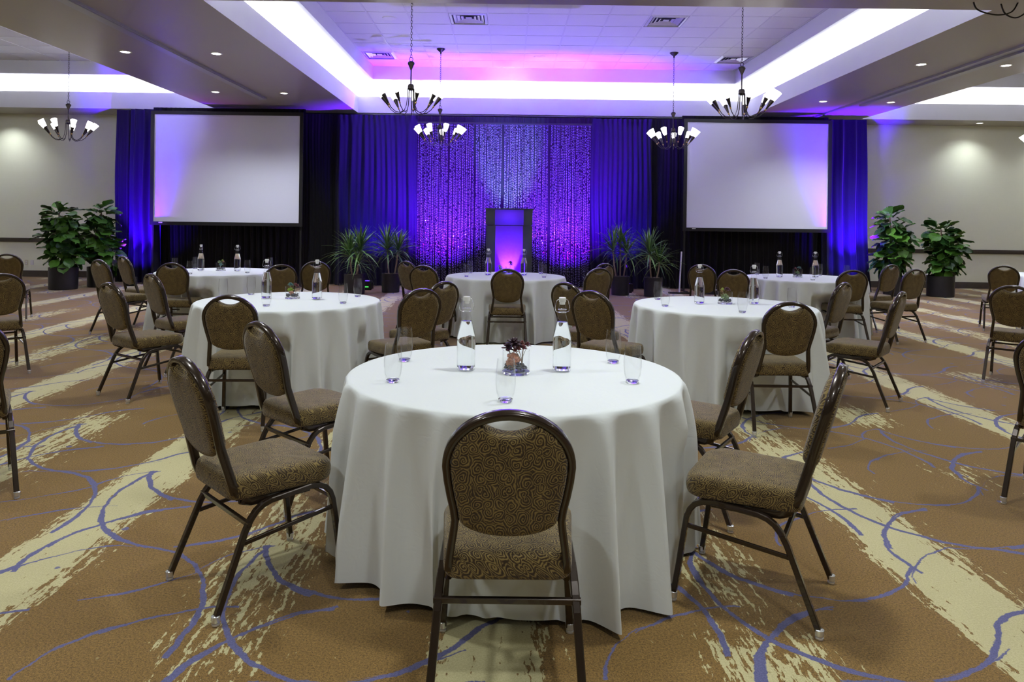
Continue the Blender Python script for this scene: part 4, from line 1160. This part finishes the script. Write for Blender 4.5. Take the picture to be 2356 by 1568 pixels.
fig(-8.90, 14.35, .265, .44, [(-.10, 1.42, .34, .22), (-.05, 1.05, .44, .34), (.02, .68, .36, .24)], 'bushy fiddle leaf fig in black planter, leftmost plant', 1, 190)
fig(-8.50, 14.95, .25, .42, [(.0, 1.45, .30, .22), (-.10, 1.05, .42, .34), (.10, .70, .36, .26)], 'fiddle leaf fig partly in front of the left end drape', 2, 170)
fig(9.13, 15.1, .265, .44, [(.0, 1.30, .34, .22), (.12, .98, .46, .30), (.05, .66, .36, .20)], 'fiddle leaf fig in black planter, rightmost plant', 3, 180)
fig(8.22, 15.15, .25, .42, [(-.15, 1.55, .26, .24), (-.02, 1.15, .40, .32), (-.10, .75, .42, .28)], 'taller fiddle leaf fig beside the right end drape', 4, 180)

def blade_mesh():
    rows = 7; vs = []
    for i in range(rows + 1):
        t = i / rows; w_ = .025 * (math.sin(PI * (t * .9 + .1)) ** .7) * (1 - t ** 6) + .002
        z = -.55 * t ** 2.2; y = t * (1 - .12 * t)
        vs += [(-w_, y, z + .008), (0, y, z - .004), (w_, y, z + .008)]
    fs = [(i * 3 + j, i * 3 + j + 1, (i + 1) * 3 + j + 1, (i + 1) * 3 + j) for i in range(rows) for j in range(2)]
    me = MB().add(vs, fs, True).mesh('leaf'); me.materials.append(M['drac_leaf']); return me
blade_me = blade_mesh()
def dracaena(x, y, pr, ph, heads, label, seed):
    t = empty('dracaena', (x, y, 0), label=label, cat='plant', group='dracaena palms beside the stage')
    pot(t, pr, ph); rnd = random.Random(seed)
    for dx, dy, hz, L, n in heads:
        MB().tube([(dx * .5, dy * .5, ph - .05), (dx * .8, dy * .8, (ph + hz) / 2), (dx, dy, hz + .08)], .016, 8).build('cane', M['cane'], t)
        n = int(n * 1.5)
        for i in range(n):
            f = i / n; a = i * 2.39996 + rnd.uniform(-.25, .25)
            el = R(-18 + 104 * f ** .55) + rnd.uniform(-.12, .12)
            l = L * rnd.uniform(.82, 1.1) * (1 - .12 * f)
            bend = (1.1 - .95 * f)
            inst(blade_me, 'leaf', t, (dx, dy, hz + .14 * f), (el, rnd.uniform(-.3, .3), a - PI / 2), (l * 1.05, l, l * bend))
dracaena(-3.01, 14.1, .205, .40, [(-.10, .02, .72, .58, 44), (.10, 0, .80, .58, 44), (.08, -.08, .52, .45, 24)], 'full dracaena palm in black planter beside the left uplight', 11)
dracaena(-2.38, 14.6, .185, .385, [(-.08, 0, .80, .60, 40), (.14, 0, .76, .55, 36)], 'dracaena palm nearest the left side of the bead curtain', 12)
dracaena(2.30, 14.6, .185, .385, [(-.16, 0, .84, .58, 34), (.0, .04, .98, .52, 26), (.12, 0, .78, .56, 34)], 'three-stemmed dracaena palm nearest the right side of the bead curtain', 13)
dracaena(2.92, 14.35, .185, .385, [(-.08, 0, .80, .60, 40), (.12, -.02, .62, .52, 32)], 'dracaena palm left of the white stand pole', 14)

# ================================================================== CHANDELIERS
def make_chandelier():
    t = empty('chandelier')
    ZF = 3.63; zb = 2.96
    MB().lathe([(0, .07), (.02, .065), (.045, .05), (.05, .03), (.035, .0), (.018, -.04), (.010, -.06), (0, -.062)], 14, (0, 0, ZF), cap=False).build('finial', M['iron'], t)
    MB().tube([(.026 * math.cos(a), 0, ZF + .09 + .03 * math.sin(a)) for a in [2 * PI * i / 12 for i in range(12)]], .005, 6, closed=True).build('loop', M['iron'], t)
    MB().tube([(0, 0, ZF - .05), (0, 0, 3.33)], .010, 8).build('stem', M['iron'], t)
    MB().lathe([(0, .045), (.035, .04), (.045, .02), (.045, -.02), (.03, -.045), (0, -.05)], 16, (0, 0, 3.33), cap=False).build('hub', M['iron'], t)
    n = 9
    for i in range(n):
        a = 2 * PI * i / n + .18; ca, sa = math.cos(a), math.sin(a)
        prof = [(.045, 3.31), (.050, 3.18), (.062, 3.08), (.095, 3.0), (.16, 2.965), (.225, 2.975), (.285, 3.02), (.310, 3.055)]
        arm = MB().tube([(r * ca, r * sa, z) for r, z in prof], .0055, 7).build('arm', M['iron'], t)
        d = Vector((ca * .56, sa * .56, .83)).normalized(); base = Vector((.310 * ca, .310 * sa, 3.055))
        q = d.to_track_quat('Z', 'Y').to_euler()
        c = MB().lathe([(.009, 0), (.013, .01), (.013, .02), (.009, .028)], 10).build('collar', M['brass'], arm, base); c.rotation_euler = q
        c = MB().lathe([(.008, .02), (.020, .09), (.033, .175), (.031, .177), (.0, .16)], 12, cap=False).build('holder', M['iron'], arm, base); c.rotation_euler = q
        c = MB().lathe([(.0, .168), (.031, .168), (.040, .22), (.056, .315), (.053, .315), (.037, .22), (.026, .175)], 14, cap=False).build('glass_shade', M['shade'], arm, base); c.rotation_euler = q
    # chain up to the canopy
    link = MB().tube([(.012 * math.cos(a), 0, .024 * math.sin(a)) for a in [2 * PI * i / 10 for i in range(10)]], .0035, 5, closed=True).mesh('chain_link'); link.materials.append(M['iron'])
    z = ZF + .135; k = 0
    while z < Z3 - .07:
        inst(link, 'chain_link', t, (0, 0, z), (0, 0, R(90 * (k % 2)))); z += .040; k += 1
    MB().lathe([(0, -.11), (.012, -.105), (.018, -.07), (.06, -.035), (.085, -.01), (.085, 0)], 18, (0, 0, Z3 - .003), cap=False).build('canopy', M['iron'], t)
    return t
cp = make_chandelier()
for i, (x, y, a, lb) in enumerate(((-1.39, 10.05, 0, 'iron chandelier with lit glass cones, nearer one on the left of the centre tray'), (-1.38, 14.22, 40, 'iron chandelier in front of the left edge of the bead curtain'),
        (3.27, 10.1, 15, 'iron chandelier with lit glass cones, nearer one on the right of the centre tray'), (3.27, 14.3, 65, 'iron chandelier in front of the drape left of the right screen'),
        (-8.75, 14.2, 22, 'iron chandelier hanging in the left side tray near the picture edge'), (10.75, 14.2, 22, 'chandelier in the right side tray, only its leftmost cone in view'))):
    c = cp if i == 0 else copy_tree(cp)
    c.location = (x, y, 0); c.rotation_euler = (0, 0, R(a)); tag(c, lb, 'chandelier', 'iron chandeliers')

# ================================================================== SMALL THINGS
def plate(x, z, m, label, kind):
    t = empty('wall_plate', (x, YB, z), label=label, cat='outlet')
    MB().box(-.038, .038, -.008, 0, -.06, .06).build('cover', M[m], t)
    for dz in ((-.025, .025) if kind == 'o' else (0,)):
        MB().box(-.017, .017, -.011, -.008, dz - .014, dz + .014).build('socket', M['white_trim'] if kind == 'o' else M['led_lens'], t)
plate(-11.56, .34, 'almond', 'almond wall outlet left of the white one near the leftmost fig', 'o')
plate(-11.42, .34, 'white_trim', 'white wall outlet just left of the leftmost fig', 'o')
plate(10.80, .415, 'almond', 'almond wall outlet right of the rightmost fig', 'o')
def cable(pts, label):
    fine = []
    P_ = [Vector(p) for p in pts]
    for i in range(len(P_) - 1):
        p0, p1, p2, p3 = P_[max(i - 1, 0)], P_[i], P_[i + 1], P_[min(i + 2, len(P_) - 1)]
        for k in range(8):
            t = k / 8; fine.append(.5 * ((2 * p1) + (p2 - p0) * t + (2 * p0 - 5 * p1 + 4 * p2 - p3) * t * t + (3 * p1 - p0 - 3 * p2 + p3) * t ** 3))
    fine.append(P_[-1]); o = MB().tube(fine, .008, 6).build('cable', M['cable']); tag(o, label, 'cable')
cable([(5.0, 7.75, 3.93), (5.05, 7.75, 3.82), (5.25, 7.75, 3.765), (5.42, 7.75, 3.80), (5.5, 7.75, 3.93)], 'left hanging loop of black cable at the top right ceiling')
cable([(5.33, 7.8, 3.93), (5.38, 7.8, 3.80), (5.50, 7.8, 3.75), (5.62, 7.8, 3.82), (5.68, 7.8, 3.93)], 'right hanging loop of black cable at the top right ceiling')
